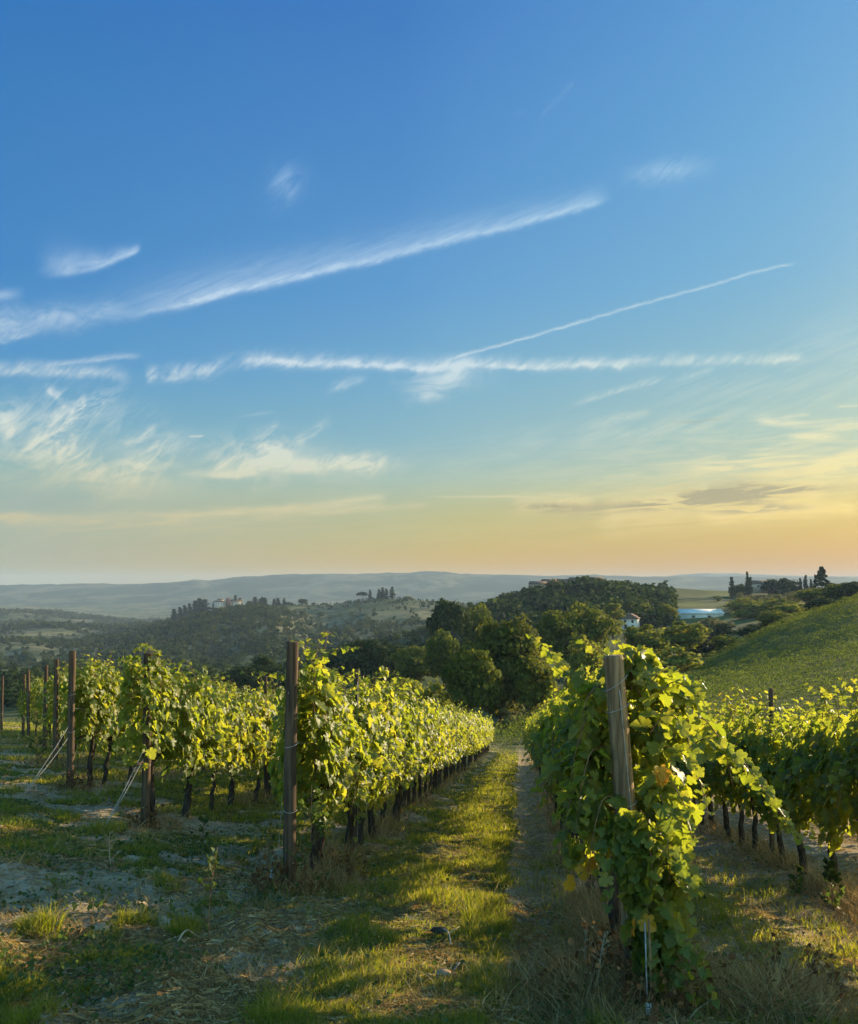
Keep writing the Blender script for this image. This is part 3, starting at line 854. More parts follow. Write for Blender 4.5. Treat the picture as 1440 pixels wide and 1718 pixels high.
def vein(nv, lod):
    """1 along the ribs from the stalk to the lobes' tips, 0 in the bays between"""
    k = len(TPL[lod][0])
    if lod == 0:
        w = np.zeros(k)
        w[[0, 2, 6, 10, 12, 14, 18, 22, k - 1]] = 1
    elif lod == 1:
        w = np.zeros(k)
        w[[0, 1, 3, 6, 9, 11, k - 1]] = 1
    else:
        w = np.full(k, .3)
    return np.tile(w, nv // k)
def rvec(n, s=1.0):
    return rng.normal(0, s, (n, 3))

def hedge_leaves(n, lod, L=1.28, zlo=0.76, zhi=1.80, w=0.30, size=0.105, bump=None):
    """the leaf wall of one vine: x along the row, y across"""
    x = rng.uniform(-L / 2, L / 2, n)
    top = zhi + 0.12 * np.sin(x * 5 + rng.uniform(0, 6)) + rng.normal(0, 0.05, n)
    if bump is not None:
        top = top + bump[1] * np.exp(-((x - bump[0]) / 0.16) ** 2)
    low = zlo + 0.10 * np.sin(x * 7 + rng.uniform(0, 6)) + rng.normal(0, 0.07, n)
    t = rng.random(n) ** 0.85
    z = low + (top - low) * t
    prof = w * (0.62 + 0.5 * np.sin(np.clip(t, 0, 1) * math.pi) ** 0.8)
    prof = prof * (0.8 + 0.35 * vnoise(x * 4 + 31, z * 4, int(rng.integers(999))))
    side = np.where(rng.random(n) < 0.5, -1.0, 1.0)
    y = side * prof * (1 - 0.75 * rng.random(n) ** 2.2)
    P = np.stack([x, y, z], 1)
    out = np.stack([rng.normal(0, .35, n), side * 1.0, 0.35 + 0.9 * (t > 0.9) + rng.normal(0, .3, n)], 1)
    N = out + rvec(n, .38)
    tip = np.stack([rng.normal(0, .55, n), side * rng.uniform(.1, .8, n), -0.85 + rng.normal(0, .35, n)], 1)
    s = size * rng.uniform(.45, 1.22, n) * np.where(t > .92, .8, 1)
    return leaves(P, N, tip, s, lod)
def shoot_leaves(pts, lod, size=.10, step=.055, taper=True):
    P = np.asarray(pts, float)
    d = np.concatenate([[0], np.cumsum(np.linalg.norm(np.diff(P, axis=0), axis=1))])
    ss_ = np.arange(0.05, d[-1], step)
    Q = np.stack([np.interp(ss_, d, P[:, k]) for k in range(3)], 1)
    n = len(Q)
    T = np.gradient(Q, axis=0) if n > 1 else np.array([[0, 0, 1.0]])
    T /= np.linalg.norm(T, axis=1)[:, None] + 1e-9
    sd = np.cross(T, np.array([0.3, 0.2, 1.0]))
    sd /= np.linalg.norm(sd, axis=1)[:, None] + 1e-9
    alt = np.where(np.arange(n) % 2 == 0, 1.0, -1.0)[:, None]
    tip = alt * sd * 0.9 + 0.25 * T + np.array([0, 0, -.55]) + rvec(n, .3)
    N = np.array([0, 0, 1.0]) + 0.6 * alt * sd + rvec(n, .35)
    sz = size * rng.uniform(.7, 1.15, n) * (1.0 - (0.6 * (ss_ / d[-1]) ** 1.5 if taper else 0))
    Q = Q + alt * sd * 0.04
    return leaves(Q, N, tip, sz, lod)
def curve(p0, p1, p2, n=14):
    t = np.linspace(0, 1, n)[:, None]
    p0, p1, p2 = map(lambda q: np.array(q, float), (p0, p1, p2))
    return (1 - t) ** 2 * p0 + 2 * t * (1 - t) * p1 + t * t * p2
def join(parts):
    V, F, k = [], [], 0
    for v, f in parts:
        V.append(v)
        F.append(f + k)
        k += len(v)
    return np.vstack(V), np.vstack(F)

# ------------------------------------------------------------------ grapevines: one of each kind, then copies along the rows
def trunk_geo(lean, r0=.040, h=.80, arms=.5, seg=8):
    g = Geo()
    t = np.linspace(0, 1, 9)
    x = lean * (t - 0.15 * np.sin(t * 6.28)) + rng.normal(0, .010, 9)
    y = rng.normal(0, .012, 9)
    z = -0.12 + (h + .12) * t
    g.tube(np.stack([x, y, z], 1), r0 * (1.3 - .55 * t + 0.25 * np.exp(-((t - 1) / .1) ** 2)), seg, jit=.35)
    for s in (-1, 1):
        q = curve((lean, 0, h), (lean + s * arms * .4, rng.normal(0, .02), h + .09), (lean + s * arms, rng.normal(0, .03), h + .05), 7)
        g.tube(q, np.linspace(r0 * .62, r0 * .32, 7), 6, jit=.3)
    return g
def make_vine(lod, kind, hedge):
    root = empty('grapevine', (0, 0, -50), 'grapevine', 'grapevine')
    lean = rng.uniform(.02, .36)
    trunk_geo(lean, rng.uniform(.028, .043), hedge['zlo'] + rng.uniform(-.02, .06)).build('trunk', M['bark'], root, True)
    cg = Geo()
    parts = []
    n = (980, 720, 460)[lod]
    size = (.092, .097, .112)[lod]
    bump = (rng.uniform(-.3, .3), rng.uniform(.28, .48) if rng.random() < .4 else rng.uniform(.02, .2))
    parts.append(hedge_leaves(int(n * (.62 if hedge['w'] < .25 else 1.0)), lod, bump=bump, size=size, **hedge))
    for q in range((7, 6, 3)[lod]):
        x0 = rng.uniform(-.45, .45)
        a = (x0, rng.normal(0, .1), 1.65)
        e = (x0 + rng.normal(0, .18), rng.normal(0, .16), rng.uniform(1.86, 2.22))
        c = curve(a, (a[0], a[1], (a[2] + e[2]) / 2 + .1), e, 9)
        cg.tube(c, np.linspace(.0045, .0022, 9), 5)
        parts.append(shoot_leaves(c, lod, .085, .05))
    for q in range((4, 3, 1)[lod]):
        x0 = rng.uniform(-.45, .45)
        sd = rng.choice([-1, 1])
        a = (x0, sd * .22, rng.uniform(1.1, 1.55))
        c = curve(a, (x0 + rng.normal(0, .1), sd * .48, a[2] + .03), (x0 + rng.normal(0, .2), sd * rng.uniform(.36, .52), max(hedge['zlo'] + .0, a[2] - rng.uniform(.25, .5))), 9)
        cg.tube(c, np.linspace(.0045, .0022, 9), 5)
        parts.append(shoot_leaves(c, lod, .10, .06))
    for q in range(5):
        x0 = -.42 + .2 * q
        c = curve((x0, 0, .84), (x0 + rng.normal(0, .05), rng.normal(0, .12), 1.3), (x0 + rng.normal(0, .08), rng.normal(0, .12), 1.75), 7)
        cg.tube(c, np.linspace(.006, .003, 7), 5)
    V, F = join(parts)
    f = mesh('foliage', V, [F], M['vine_leaf'], root, attrs={'vein': vein(len(V), lod)})
    cg.build('canes', M['cane'], root)
    return root
FULL = dict(zlo=.72, zhi=1.78, w=.27)
TRIM = dict(zlo=1.02, zhi=1.80, w=.24)
LOWC = dict(zlo=.72, zhi=1.68, w=.30)
PROTO = [[make_vine(l, k, h) for k in range(n)] for l, n, h in ((0, 7, FULL), (1, 6, FULL), (2, 4, FULL), (0, 6, TRIM), (1, 5, TRIM), (2, 4, TRIM), (0, 5, LOWC), (1, 5, LOWC), (2, 4, LOWC))]
used = set()
def place_vine(x, y, rz, label, group, lod, sc=1.0):
    k = int(rng.integers(len(PROTO[lod])))
    src = PROTO[lod][k]
    z = hz(x, y) - .02
    s = (1.0, rng.choice([-1.0, 1.0]) * rng.uniform(.9, 1.15), rng.uniform(.93, 1.07) * sc)
    if (lod, k) in used:
        return dup(src, (x, y, z), rz, s, label, group)
    used.add((lod, k))
    src.location = (x, y, z)
    src.rotation_euler = (0, 0, rz)
    src.scale = s
    src['label'] = label
    src['group'] = group
    return src
RZ = math.pi / 2 - ROWDIR
ROWSPEC = [  # offset, first depth, last depth, label, group
    (ROW_A, 8.75, 55.5, 'sunlit grapevine in the row along the left side of the central grass path', 'vines left of the grass path'),
    (ROW_B, 6.1, 55.5, 'grapevine in the row along the right side of the central grass path', 'vines right of the grass path'),
    (ROW_C, 5.2, 40.0, 'grapevine in the row beyond the bare track at the right edge', 'vines of the right hand row'),
    (ROW_D, 11.0, 30.0, 'grapevine in the outermost row behind the row at the right edge', 'vines of the outermost row on the right'),
    (ROW_A - 2.6, 11.9, 29.0, 'sunlit grapevine in the second row left of the central grass path', 'vines of the second row on the left'),
    (ROW_A - 5.2, 14.9, 28.0, 'grapevine in the third row left of the central grass path', 'vines of the third row on the left'),
    (ROW_A - 7.8, 18.9, 32.0, 'grapevine in the fourth row left of the central grass path', 'vines of the fourth row on the left'),
    (ROW_A - 10.4, 23.3, 34.0, 'grapevine in the fifth row left of the central grass path', 'vines of the fifth row on the left'),
    (ROW_A - 13.0, 27.1, 36.0, 'grapevine in the sixth row left of the central grass path', 'vines of the sixth row on the left'),
    (ROW_A - 15.6, 31.4, 39.0, 'grapevine in the farthest row at the left edge', 'vines of the farthest row on the left'),
]
for p, y0, y1, label, group in ROWSPEC:
    y = y0
    while y < y1:
        d = y
        yj = y + rng.uniform(-.11, .11)
        place_vine(row_xy(p + rng.normal(0, .03), yj), yj, RZ, label, group, (0 if d < 17 else 1 if d < 34 else 2) + (3 if p == ROW_B else 6 if p in (ROW_C, ROW_D) else 0))
        y += 0.92 if y < 40 else 1.0
for l, row in enumerate(PROTO):
    for k, r in enumerate(row):
        if (l, k) not in used:
            for ch in list(r.children):
                bpy.data.objects.remove(ch)
            bpy.data.objects.remove(r)

# ------------------------------------------------------------------ posts, wires and cords
def post_geo(h, r0, r1, lean=(0, 0), bend=0.0, seg=18):
    g = Geo()
    zz = np.concatenate([np.linspace(-.25, h - .02, 12), [h - .004, h]])
    t = np.clip(zz / h, 0, 1)
    rr = r0 + (r1 - r0) * t
    rr[-2] *= .97
    rr[-1] *= .86
    rr = rr * (1 + rng.normal(0, .012, len(rr)))
    g.tube(np.stack([lean[0] * t + bend * np.sin(t * 3), lean[1] * t, zz], 1), rr, seg, jit=.05)
    return g
def end_post(x, y, h, r, label, mat, lean=(0, 0), group=None):
    z = hz(x, y)
    root = empty('wooden_post', (x, y, z), label, 'post', group)
    post_geo(h, r, r * .93, lean, rng.normal(0, .006)).build('post', mat, root, True)
    for k, zz in enumerate((rng.uniform(.7, 1.0), rng.uniform(1.2, 1.6))):        # wire wrapped round the post
        g = Geo()
        th = np.linspace(0, 2 * math.pi * 1.08, 26)
        t = zz / h
        g.tube(np.stack([lean[0] * t + (r + .004) * np.cos(th), lean[1] * t + (r + .004) * np.sin(th), zz + .02 * np.sin(th + k)], 1), .0022, 5)
        g.build('wire_wrap', M['wire'], root)
    return root, z
def guy(x, y, z, h, ax, ay, label, hh=(0.92, 0.42), mat='string'):
    """two cords from the post down to one anchor in the ground"""
    az_ = hz(ax, ay)
    root = empty('guy_cord', (ax, ay, az_), label, 'guy cord')
    for k in hh:
        g = Geo()
        c = np.linspace(0, 1, 8)[:, None]
        top = np.array([x - ax, y - ay - .05, z + h * k - az_])
        q = c * top + np.array([0, 0, 1.0]) * (-.03 * np.sin(c * math.pi))
        g.tube(q, .0045 if mat == 'string' else .0022, 5)
        g.build('cord', M[mat], root)
    g = Geo().tube([(0, 0, -.1), (0, 0, .05)], .008, 6)
    g.build('anchor_peg', M['metal'], root)
    return root

PA = (-1.24, 7.62)
pa, za = end_post(*PA, 2.20, .056, 'dark round wooden post at the near end of the row left of the path', M['dark_wood'], (.03, 0))
P1 = (-3.55, 10.72)
p1_, z1_ = end_post(*P1, 2.18, .054, 'dark wooden end post with a leafy vine climbing over its top', M['dark_wood'], (.03, .02))
P2 = (-5.74, 13.72)
p2_, z2_ = end_post(*P2, 2.22, .056, 'dark wooden end post standing bare at its top with two white cords', M['dark_wood'], (.04, 0))
ends = [((-7.97, 18.3), 'wooden end post of the fourth vine row left of the path'), ((-10.18, 22.7), 'wooden end post of the fifth vine row left of the path'),
        ((-12.37, 26.5), 'wooden end post of the sixth vine row left of the path'), ((-14.57, 30.8), 'thin wooden end post of the seventh vine row left of the path'),
        ((-16.95, 34.0), 'wooden end post at the left edge of the vineyard')]
for (x, y), lb in ends:
    end_post(x, y, 2.2, .052, lb, M['dark_wood'], (rng.normal(0.02, .03), 0))
PB = (1.255, 5.2)
zb = hz(*PB)
pb = empty('wooden_post', (*PB, zb), 'thick weathered grey post leaning left at the front end of the right vine row', 'post')
HB = -0.415 - zb
post_geo(HB, .066, .060, (-.135, .03), .01, 22).build('post', M['post_wood'], pb, True)
g = Geo()
t = np.linspace(0, 1, 12)
g.tube(np.stack([-.135 * (.9 - .55 * t) + .012 + .02 * t, .03 * (.9 - .5 * t) - .066 + 0 * t, HB * (.9 - .5 * t)], 1), .0032, 6)
g.build('cord', M['string'], pb)
for zz, tilt in ((HB - .17, .05), (HB - .32, .03), (HB * .55, .02)):
    th = np.linspace(0, 6.6, 30)
    k = zz / HB
    g = Geo()
    g.tube(np.stack([-.135 * k + .01 * math.sin(k * 3) + .069 * np.cos(th), .03 * k + .069 * np.sin(th), zz + tilt * np.cos(th)], 1), .002, 5)
    g.build('wire_wrap', M['wire'], pb)

guy(*P1, z1_, 2.18, -3.82, 10.0, 'pair of pale cords from the leafy end post down to a peg', (.45, .40))
guy(*P2, z2_, 2.22, -6.0, 12.75, 'pair of pale cords from the bare topped end post down to a peg', (.46, .38))
guy(*PA, za, 2.20, -1.44, 8.1, 'thin slack wire from the dark post down to the white cap', (.80, .42), 'wire')
cap = empty('anchor_cap', (-1.56, 8.5, hz(-1.56, 8.5)), 'small white plastic cap on the ground beside the dark post', 'cap')
g = Geo().tube([(0, 0, -.02), (0, 0, .02), (0, 0, .09), (.004, 0, .15), (.006, 0, .165)], [.042, .044, .032, .020, .012], 14)
g.build('cap_body', M['white_plastic'], cap, True)
Geo().tube([(.006, 0, .16), (.012, 0, .26)], .006, 6).build('cap_loop', M['wire'], cap)
cap.scale = (.75, .75, .75)

# posts inside the rows
inner = empty('row_stake', (0, 0, -60), 'slim wooden stake', 'post')
post_geo(2.14, .032, .029, (.015, 0)).build('stake', M['dark_wood'], inner, True)
Geo().tube([(.03, -.03, .0), (.03, -.03, 2.0)], .003, 5).build('wire_clip', M['wire'], inner)
first = True
for p, ys, lb, gr in ((ROW_A, [10.3, 15.3, 20.3, 25.3, 30.3, 35.3, 40.3, 45.3, 50.3, 55.6], 'slim wooden stake rising from the vine row left of the grass path', 'stakes of the row left of the path'),
                      (ROW_B, [9.8, 14.8, 19.8, 24.8, 29.8, 34.8, 39.8, 44.8, 49.8, 55.6], 'slim wooden stake in the vine row right of the grass path', 'stakes of the row right of the path'),
                      (ROW_C, [11.2, 16.2, 21.2, 26.2], 'slim wooden stake in the vine row at the right edge', 'stakes of the right hand row'),
                      (ROW_A - 2.6, [15.5, 20.5, 25.5], 'slim wooden stake in the second vine row on the left', 'stakes of the second row on the left')):
    for y in ys:
        x = row_xy(p, y) + .02
        if first:
            inner.location = (x, y, hz(x, y))
            inner['label'], inner['group'] = lb, gr
            first = False
        else:
            dup(inner, (x, y, hz(x, y)), rng.uniform(0, 6), (1, 1, rng.uniform(.96, 1.05)), lb, gr)
# trellis wires, three to a row
wl = {ROW_A: ('trellis wires of the row left of the grass path', PA, 55.6), ROW_B: ('trellis wires of the row right of the grass path', PB, 55.6),
      ROW_C: ('trellis wires of the row at the right edge', None, 50), ROW_A - 2.6: ('trellis wires of the second row on the left', P1, 32), ROW_A - 5.2: ('trellis wires of the third row on the left', P2, 30)}
for p, (lb, st, y1) in wl.items():
    y0 = st[1] if st else 5.0
    x0 = st[0] if st else row_xy(p, y0)
    root = empty('trellis_wires', (x0, y0, hz(x0, y0)), lb, 'wire')
    z0 = hz(x0, y0)
    for hgt in (.82, 1.3, 1.86):
        ys = np.arange(y0, y1, 2.5)
        xs = np.array([row_xy(p, q) for q in ys])
        xs[0] = x0
        zs = height(xs, ys) + hgt - .02 * (np.arange(len(ys)) % 2)
        Geo().tube(np.stack([xs - x0, ys - y0, zs - z0], 1), .0018 if y0 < 12 else .003, 4).build('wire', M['wire'], root)

# ------------------------------------------------------------------ the loose vine round the big post: own shoots, big near leaves
def local(pxl, d):
    return np.array([(pxl[0] - 720) / 1440 * d, d, (985 - pxl[1]) / 1440 * d])
bx = empty('grapevine', (PB[0] + .04, PB[1] + .12, hz(PB[0] + .04, PB[1] + .12)), 'big leafy grapevine sprawling over the thick weathered post to the ground', 'grapevine', 'vines right of the grass path')
O = np.array(bx.location)
parts, cg = [], Geo()
def shoot(pts, size=.12, step=.05, rad=.005, taper=True):
    P = np.array([local(q[:2], q[2]) for q in pts]) - O
    n = 22
    d = np.concatenate([[0], np.cumsum(np.linalg.norm(np.diff(P, axis=0), axis=1))])
    s = np.linspace(0, d[-1], n)
    Q = np.stack([np.interp(s, d, P[:, k]) for k in range(3)], 1)
    for _ in range(3):
        Q[1:-1] = (Q[:-2] + 2 * Q[1:-1] + Q[2:]) / 4
    cg.tube(Q, np.linspace(rad, rad * .4, n), 6)
    parts.append(shoot_leaves(Q, 0, size, step, taper))
SHOOTS = [  # photo column, photo row, depth
    [(1000, 1180, 5.5), (960, 1125, 5.5), (925, 1092, 5.5), (885, 1062, 5.5)],
    [(1020, 1200, 5.5), (975, 1150, 5.45), (940, 1120, 5.4), (915, 1090, 5.4)],
    [(1080, 1180, 5.4), (1050, 1110, 5.3), (1045, 1080, 5.3), (1030, 1068, 5.3)],
    [(1060, 1160, 5.35), (1060, 1105, 5.3), (1080, 1085, 5.2)],
    [(1050, 1150, 5.3), (1020, 1105, 5.3), (1005, 1092, 5.25)],
    [(1080, 1160, 5.2), (1110, 1125, 5.1), (1150, 1128, 5.0), (1185, 1150, 4.95)],
    [(1090, 1180, 5.1), (1130, 1140, 5.0), (1175, 1165, 4.95), (1190, 1200, 4.9)],
    [(1090, 1230, 5.1), (1120, 1190, 5.0), (1150, 1220, 4.95), (1165, 1290, 4.9)],
    [(1085, 1260, 5.1), (1130, 1250, 4.95), (1170, 1290, 4.9), (1190, 1370, 4.85)],
    [(1085, 1300, 5.1), (1120, 1300, 4.95), (1150, 1350, 4.9), (1165, 1430, 4.85)],
    [(1080, 1320, 5.05), (1110, 1330, 4.9), (1120, 1400, 4.85), (1125, 1480, 4.85)],
    [(1075, 1360, 5.05), (1090, 1400, 4.9), (1095, 1470, 4.85), (1085, 1540, 4.85)],
    [(1085, 1420, 5.0), (1125, 1420, 4.9), (1150, 1480, 4.85), (1160, 1550, 4.8)],
    [(1085, 1450, 5.0), (1140, 1450, 4.85), (1180, 1500, 4.85), (1200, 1500, 4.85)],
    [(1080, 1480, 5.0), (1110, 1500, 4.85), (1140, 1560, 4.8), (1150, 1630, 4.75)],
    [(1080, 1500, 5.0), (1090, 1540, 4.85), (1095, 1600, 4.8), (1100, 1660, 4.75)],
    [(1085, 1530, 5.0), (1130, 1560, 4.85), (1175, 1600, 4.75), (1205, 1690, 4.65)],
    [(1085, 1560, 5.0), (1140, 1600, 4.8), (1160, 1660, 4.7), (1175, 1715, 4.65)],
    [(1120, 1280, 5.2), (1190, 1230, 5.3), (1260, 1290, 5.4), (1330, 1400, 5.4)],
    [(1130, 1260, 5.3), (1200, 1250, 5.4), (1280, 1320, 5.5), (1350, 1420, 5.4)],
    [(1120, 1220, 5.3), (1180, 1200, 5.3), (1215, 1250, 5.4), (1230, 1320, 5.4)],
    [(1040, 1330, 5.3), (1010, 1340, 5.05), (995, 1400, 5.0), (985, 1480, 5.0)],
    [(1050, 1380, 5.2), (1030, 1400, 5.0), (1020, 1460, 4.95), (1020, 1530, 4.9)],
    [(1010, 1200, 5.5), (985, 1200, 5.2), (965, 1260, 5.2), (955, 1350, 5.2)],
    [(1020, 1250, 5.5), (990, 1260, 5.15), (975, 1320, 5.1), (965, 1400, 5.1)],
    [(1020, 1160, 5.5), (1000, 1150, 5.3), (980, 1180, 5.2), (975, 1250, 5.2)],
    [(1000, 1300, 5.6), (960, 1330, 5.4), (945, 1400, 5.3), (940, 1450, 5.3)],
]
for s in SHOOTS:
    shoot(s, .100, .040)
# the bushy body behind and beside the post
def blob(n, c, rad, size, lod=0):
    D = rvec(n)
    D /= np.linalg.norm(D, axis=1)[:, None]
    P = np.array(c) + D * np.array(rad) * (rng.random((n, 1)) ** .4)
    parts.append(leaves(P, D + np.array([0, 0, .4]) + rvec(n, .4), np.array([0, 0, -.8]) + D * .5 + rvec(n, .4), size * rng.uniform(.65, 1.15, n), lod))
def lp(x, y, d):
    return local((x, y), d) - O
blob(320, lp(1000, 1250, 5.85), (.22, .30, .42), .09)
blob(150, lp(1110, 1190, 5.65), (.26, .30, .30), .098)
blob(170, lp(1110, 1340, 5.5), (.19, .24, .42), .096)
blob(90, lp(985, 1380, 5.5), (.18, .2, .28), .09)
blob(150, lp(1120, 1480, 5.2), (.15, .18, .36), .105)
blob(130, lp(1070, 1450, 4.96), (.12, .06, .26), .098)
blob(50, lp(1045, 1390, 5.0), (.07, .05, .10), .098)
blob(60, lp(1085, 1570, 4.95), (.10, .08, .2), .10)
blob(70, lp(1115, 1620, 4.95), (.10, .13, .20), .105)
blob(90, lp(1060, 1120, 5.5), (.18, .2, .12), .115)
V, F = join(parts)
mesh('foliage', V, [F], M['vine_leaf'], bx, attrs={'vein': vein(len(V), 0)})
cg.build('canes', M['cane'], bx, True)
tg = trunk_geo(-.06, .042, .86, .08)
tg.build('trunk', M['bark'], bx, True)
P = lp(1108, 1296, 4.74) + rvec(6, .020) * np.array([1, .6, 1.4])
v, f = leaves(P, np.tile([[.5, -1.0, .25]], (6, 1)) + rvec(6, .3), np.tile([[.1, -.2, -1.0]], (6, 1)) + rvec(6, .5), np.full(6, .074), 0)
yl = mesh('yellowed_leaves', v, [f], M['yellow_leaf'], bx)
yl['label'] = 'orange yellow autumn leaves beside the post'
for (x, y, d, n) in ((985, 1452, 5.1, 2), (950, 1478, 5.1, 1), (1068, 1545, 4.8, 2)):
    P = lp(x, y, d) + rvec(n, .02)
    v, f = leaves(P, np.tile([[.3, -1.0, .25]], (n, 1)) + rvec(n, .3), np.tile([[.1, -.2, -1.0]], (n, 1)) + rvec(n, .4), np.full(n, .085), 0)
    mesh('yellowed_leaf', v, [f], M['yellow_leaf'], bx)

# vines climbing over the ends of the left rows: shoots round the posts
def climbing(px_, pz, y, label, group, top, spread=.35, n=12):
    r = empty('grapevine', (px_, y, hz(px_, y)), label, 'grapevine', group, RZ)
    ps, cg_ = [hedge_leaves(400, 0, L=.95, zlo=.9, zhi=1.94, w=.22, size=.098, bump=(-.15, .25))], Geo()
    for q in range(n):
        a = (rng.uniform(-.4, .3), rng.normal(0, .1), 1.6)
        e = (a[0] + rng.normal(0, .2), rng.normal(0, spread * .6), rng.uniform(1.9, top))
        c = curve(a, (a[0], a[1], e[2] + .05), e, 9)
        cg_.tube(c, np.linspace(.005, .002, 9), 5)
        ps.append(shoot_leaves(c, 0, .095, .05))
    V, F = join(ps)
    mesh('foliage', V, [F], M['vine_leaf'], r, attrs={'vein': vein(len(V), 0)})
    cg_.build('canes', M['cane'], r)
    trunk_geo(.1, .04).build('trunk', M['bark'], r, True)
climbing(row_xy(ROW_A, 8.15) + .04, 0, 8.2, 'grapevine with tall shoots rising beside the dark post left of the path', 'vines left of the grass path', 2.38, .42, 14)
climbing(-3.53, 0, 10.85, 'grapevine climbing over the top of the second row end post', 'vines of the second row on the left', 2.35, .3, 14)
climbing(-5.66, 0, 14.3, 'grapevine beside the bare topped end post', 'vines of the third row on the left', 2.25, .3, 8)

# a rod with a printed tag by the big vine
st = empty('vine_stake', (*(local((1094, 1690), 4.72)[:2]), hz(*local((1094, 1690), 4.72)[:2])), 'thin metal rods with a pale blue tag below the sprawling vine', 'stake')
zt = local((1090, 1545), 4.72)[2] - st.location.z
Geo().tube([(.004, 0, -.1), (-.012, .02, zt)], .006, 7).build('rod', M['cane'], st)
Geo().tube([(-.018, .01, -.1), (-.03, .03, zt * .96)], .0045, 7).build('rod', M['metal'], st)
M['tag'] = flatmat('tag_plastic', (.35, .5, .56), (.45, .6, .66), 20, 0.5, 0.4)
tg_ = Geo().box((-.022, -.014, (local((1090, 1703), 4.72)[2] - st.location.z)), (.030, .004, .14)).build('plant_tag', M['tag'], st)
ig = Geo()
for k in range(7):
    ig.box((-.022, -.0175, (local((1090, 1703), 4.72)[2] - st.location.z) + .05 - .014 * k), (.018, .003, .004))
M['ink'] = flatmat('tag_print', (.04, .05, .06), (.07, .08, .09), 20, 0.7, 0.2)
o = ig.build('printed_lines', M['ink'], tg_)

# ------------------------------------------------------------------ trees
def cards(P, Nrm, size, asp=1.3):
    """small leaf-clump faces, one four-sided face each"""
    n = len(P)
    N = Nrm / (np.linalg.norm(Nrm, axis=1)[:, None] + 1e-9)
    A = np.cross(N, rvec(n))
    A /= np.linalg.norm(A, axis=1)[:, None] + 1e-9
    B = np.cross(N, A)
    s = size[:, None]
    k = [(-.5, -.1), (.05, -.5), (.5, .12), (-.08, .5)]
    V = np.stack([P + s * (a * asp * A + c * B) + s * .12 * (1 if i % 2 else -1) * N for i, (a, c) in enumerate(k)], 1)
    return V.reshape(-1, 3), np.arange(n * 4).reshape(-1, 4)
def crown(kind, ncl, per, size):
    """a unit crown: height 1, radius about .5, base at z = 0; leaf clumps on limbs' ends through the volume"""
    cs, rs = [], []
    while len(cs) < ncl:
        d = rng.normal(0, 1, 3)
        d /= np.linalg.norm(d)
        q = rng.random() ** .45
        if kind == 'round':
            c = np.array([d[0] * .40, d[1] * .40, .53 + d[2] * .40]) * 1.0
            c = np.array([d[0] * .38 * q, d[1] * .38 * q, .52 + d[2] * .40 * q])
            rad = rng.uniform(.09, .16)
        elif kind == 'tall':
            z = rng.uniform(.08, .93)
            w = .26 * math.sin(math.pi * min(1, z * .85 + .12)) ** .7
            c = np.array([d[0] * w * q, d[1] * w * q, z])
            rad = rng.uniform(.06, .11)
        elif kind == 'pine':
            c = np.array([d[0] * .40 * q, d[1] * .40 * q, .62 + abs(d[2]) * .30 * q - .12 * q])
            rad = rng.uniform(.08, .14)
        elif kind == 'cypress':
            z = rng.uniform(.03, .96)
            w = .095 * (1 - z) ** .55 * min(1, z * 6 + .4)
            c = np.array([d[0] * w * q, d[1] * w * q, z])
            rad = .03 + .02 * (1 - z)
        elif kind == 'conifer':
            z = rng.uniform(.04, .98)
            tier = .5 + .5 * math.sin(z * 38)
            w = .26 * (1 - z) ** .8 * (.55 + .6 * tier)
            c = np.array([d[0] * w, d[1] * w, z])
            rad = .035
        elif kind == 'bush':
            c = np.array([d[0] * .42 * q, d[1] * .42 * q, .38 + d[2] * .42 * q])
            if c[2] < 0.02:
                continue
            rad = rng.uniform(.10, .19)
        cs.append(c)
        rs.append(rad)
    cs, rs = np.array(cs), np.array(rs)
    idx = np.repeat(np.arange(ncl), per)
    D = rvec(len(idx))
    D /= np.linalg.norm(D, axis=1)[:, None]
    P = cs[idx] + D * (rs[idx] * rng.random(len(idx)) ** .4)[:, None] * np.array([1, 1, .75])
    P[:, 2] = np.maximum(P[:, 2], 0.0)
    out = P - np.array([0, 0, .45])
    N = D + .8 * out + rvec(len(idx), .5) + np.array([0, 0, .35])
    return cards(P, N, size * rng.uniform(.6, 1.3, len(idx)))
def limbs(g, h0, h1, r0, n, spread):
    g.tube([(0, 0, -.06), (.01, 0, h0 * .5), (0, .01, h0), (.01, 0, (h0 + h1) / 2), (0, 0, h1)], [r0 * 1.35, r0, r0 * .85, r0 * .55, r0 * .2], 7, jit=.15)
    for k in range(n):
        a = 6.28 * k / n + rng.uniform(0, .8)
        z0 = rng.uniform(h0 * .8, h0 + (h1 - h0) * .5)
        e = (spread * math.cos(a), spread * math.sin(a), z0 + rng.uniform(.12, .3))
        g.tube(curve((0, 0, z0), (e[0] * .5, e[1] * .5, z0 + .05), e, 6), np.linspace(r0 * .5, r0 * .12, 6), 5)
TREES = {}
def make_tree(key, kind, mat, ncl, per, size, h0, name='tree'):
    """unit tree: crown from h0 to 1"""
    root = empty(name, (0, 0, -300), 'tree', 'tree')
    g = Geo()
    limbs(g, max(h0, .05), .8, .022 if kind != 'bush' else .015, 0 if kind in ('cypress', 'conifer', 'tall') else 6, .26)
    g.build('trunk', M['trunk'], root, True)
    V, F = crown(kind, ncl, per, size)
    V = V * np.array([1, 1, 1 - h0]) + np.array([0, 0, h0])
    mesh('crown', V, [F], M[mat], root)
    TREES.setdefault(key, []).append(root)
for k in range(3):
    make_tree('oak', 'round', 'oak', 90, 75, .042, .14)
    make_tree('light', 'round', 'light_tree', 70, 55, .050, .10)
    make_tree('dark', 'round', 'dark_tree', 80, 60, .046, .12)
    make_tree('shrub', 'bush', 'light_tree', 50, 50, .060, 0.0, 'shrub')
    make_tree('darkshrub', 'bush', 'dark_tree', 55, 55, .058, 0.0, 'shrub')
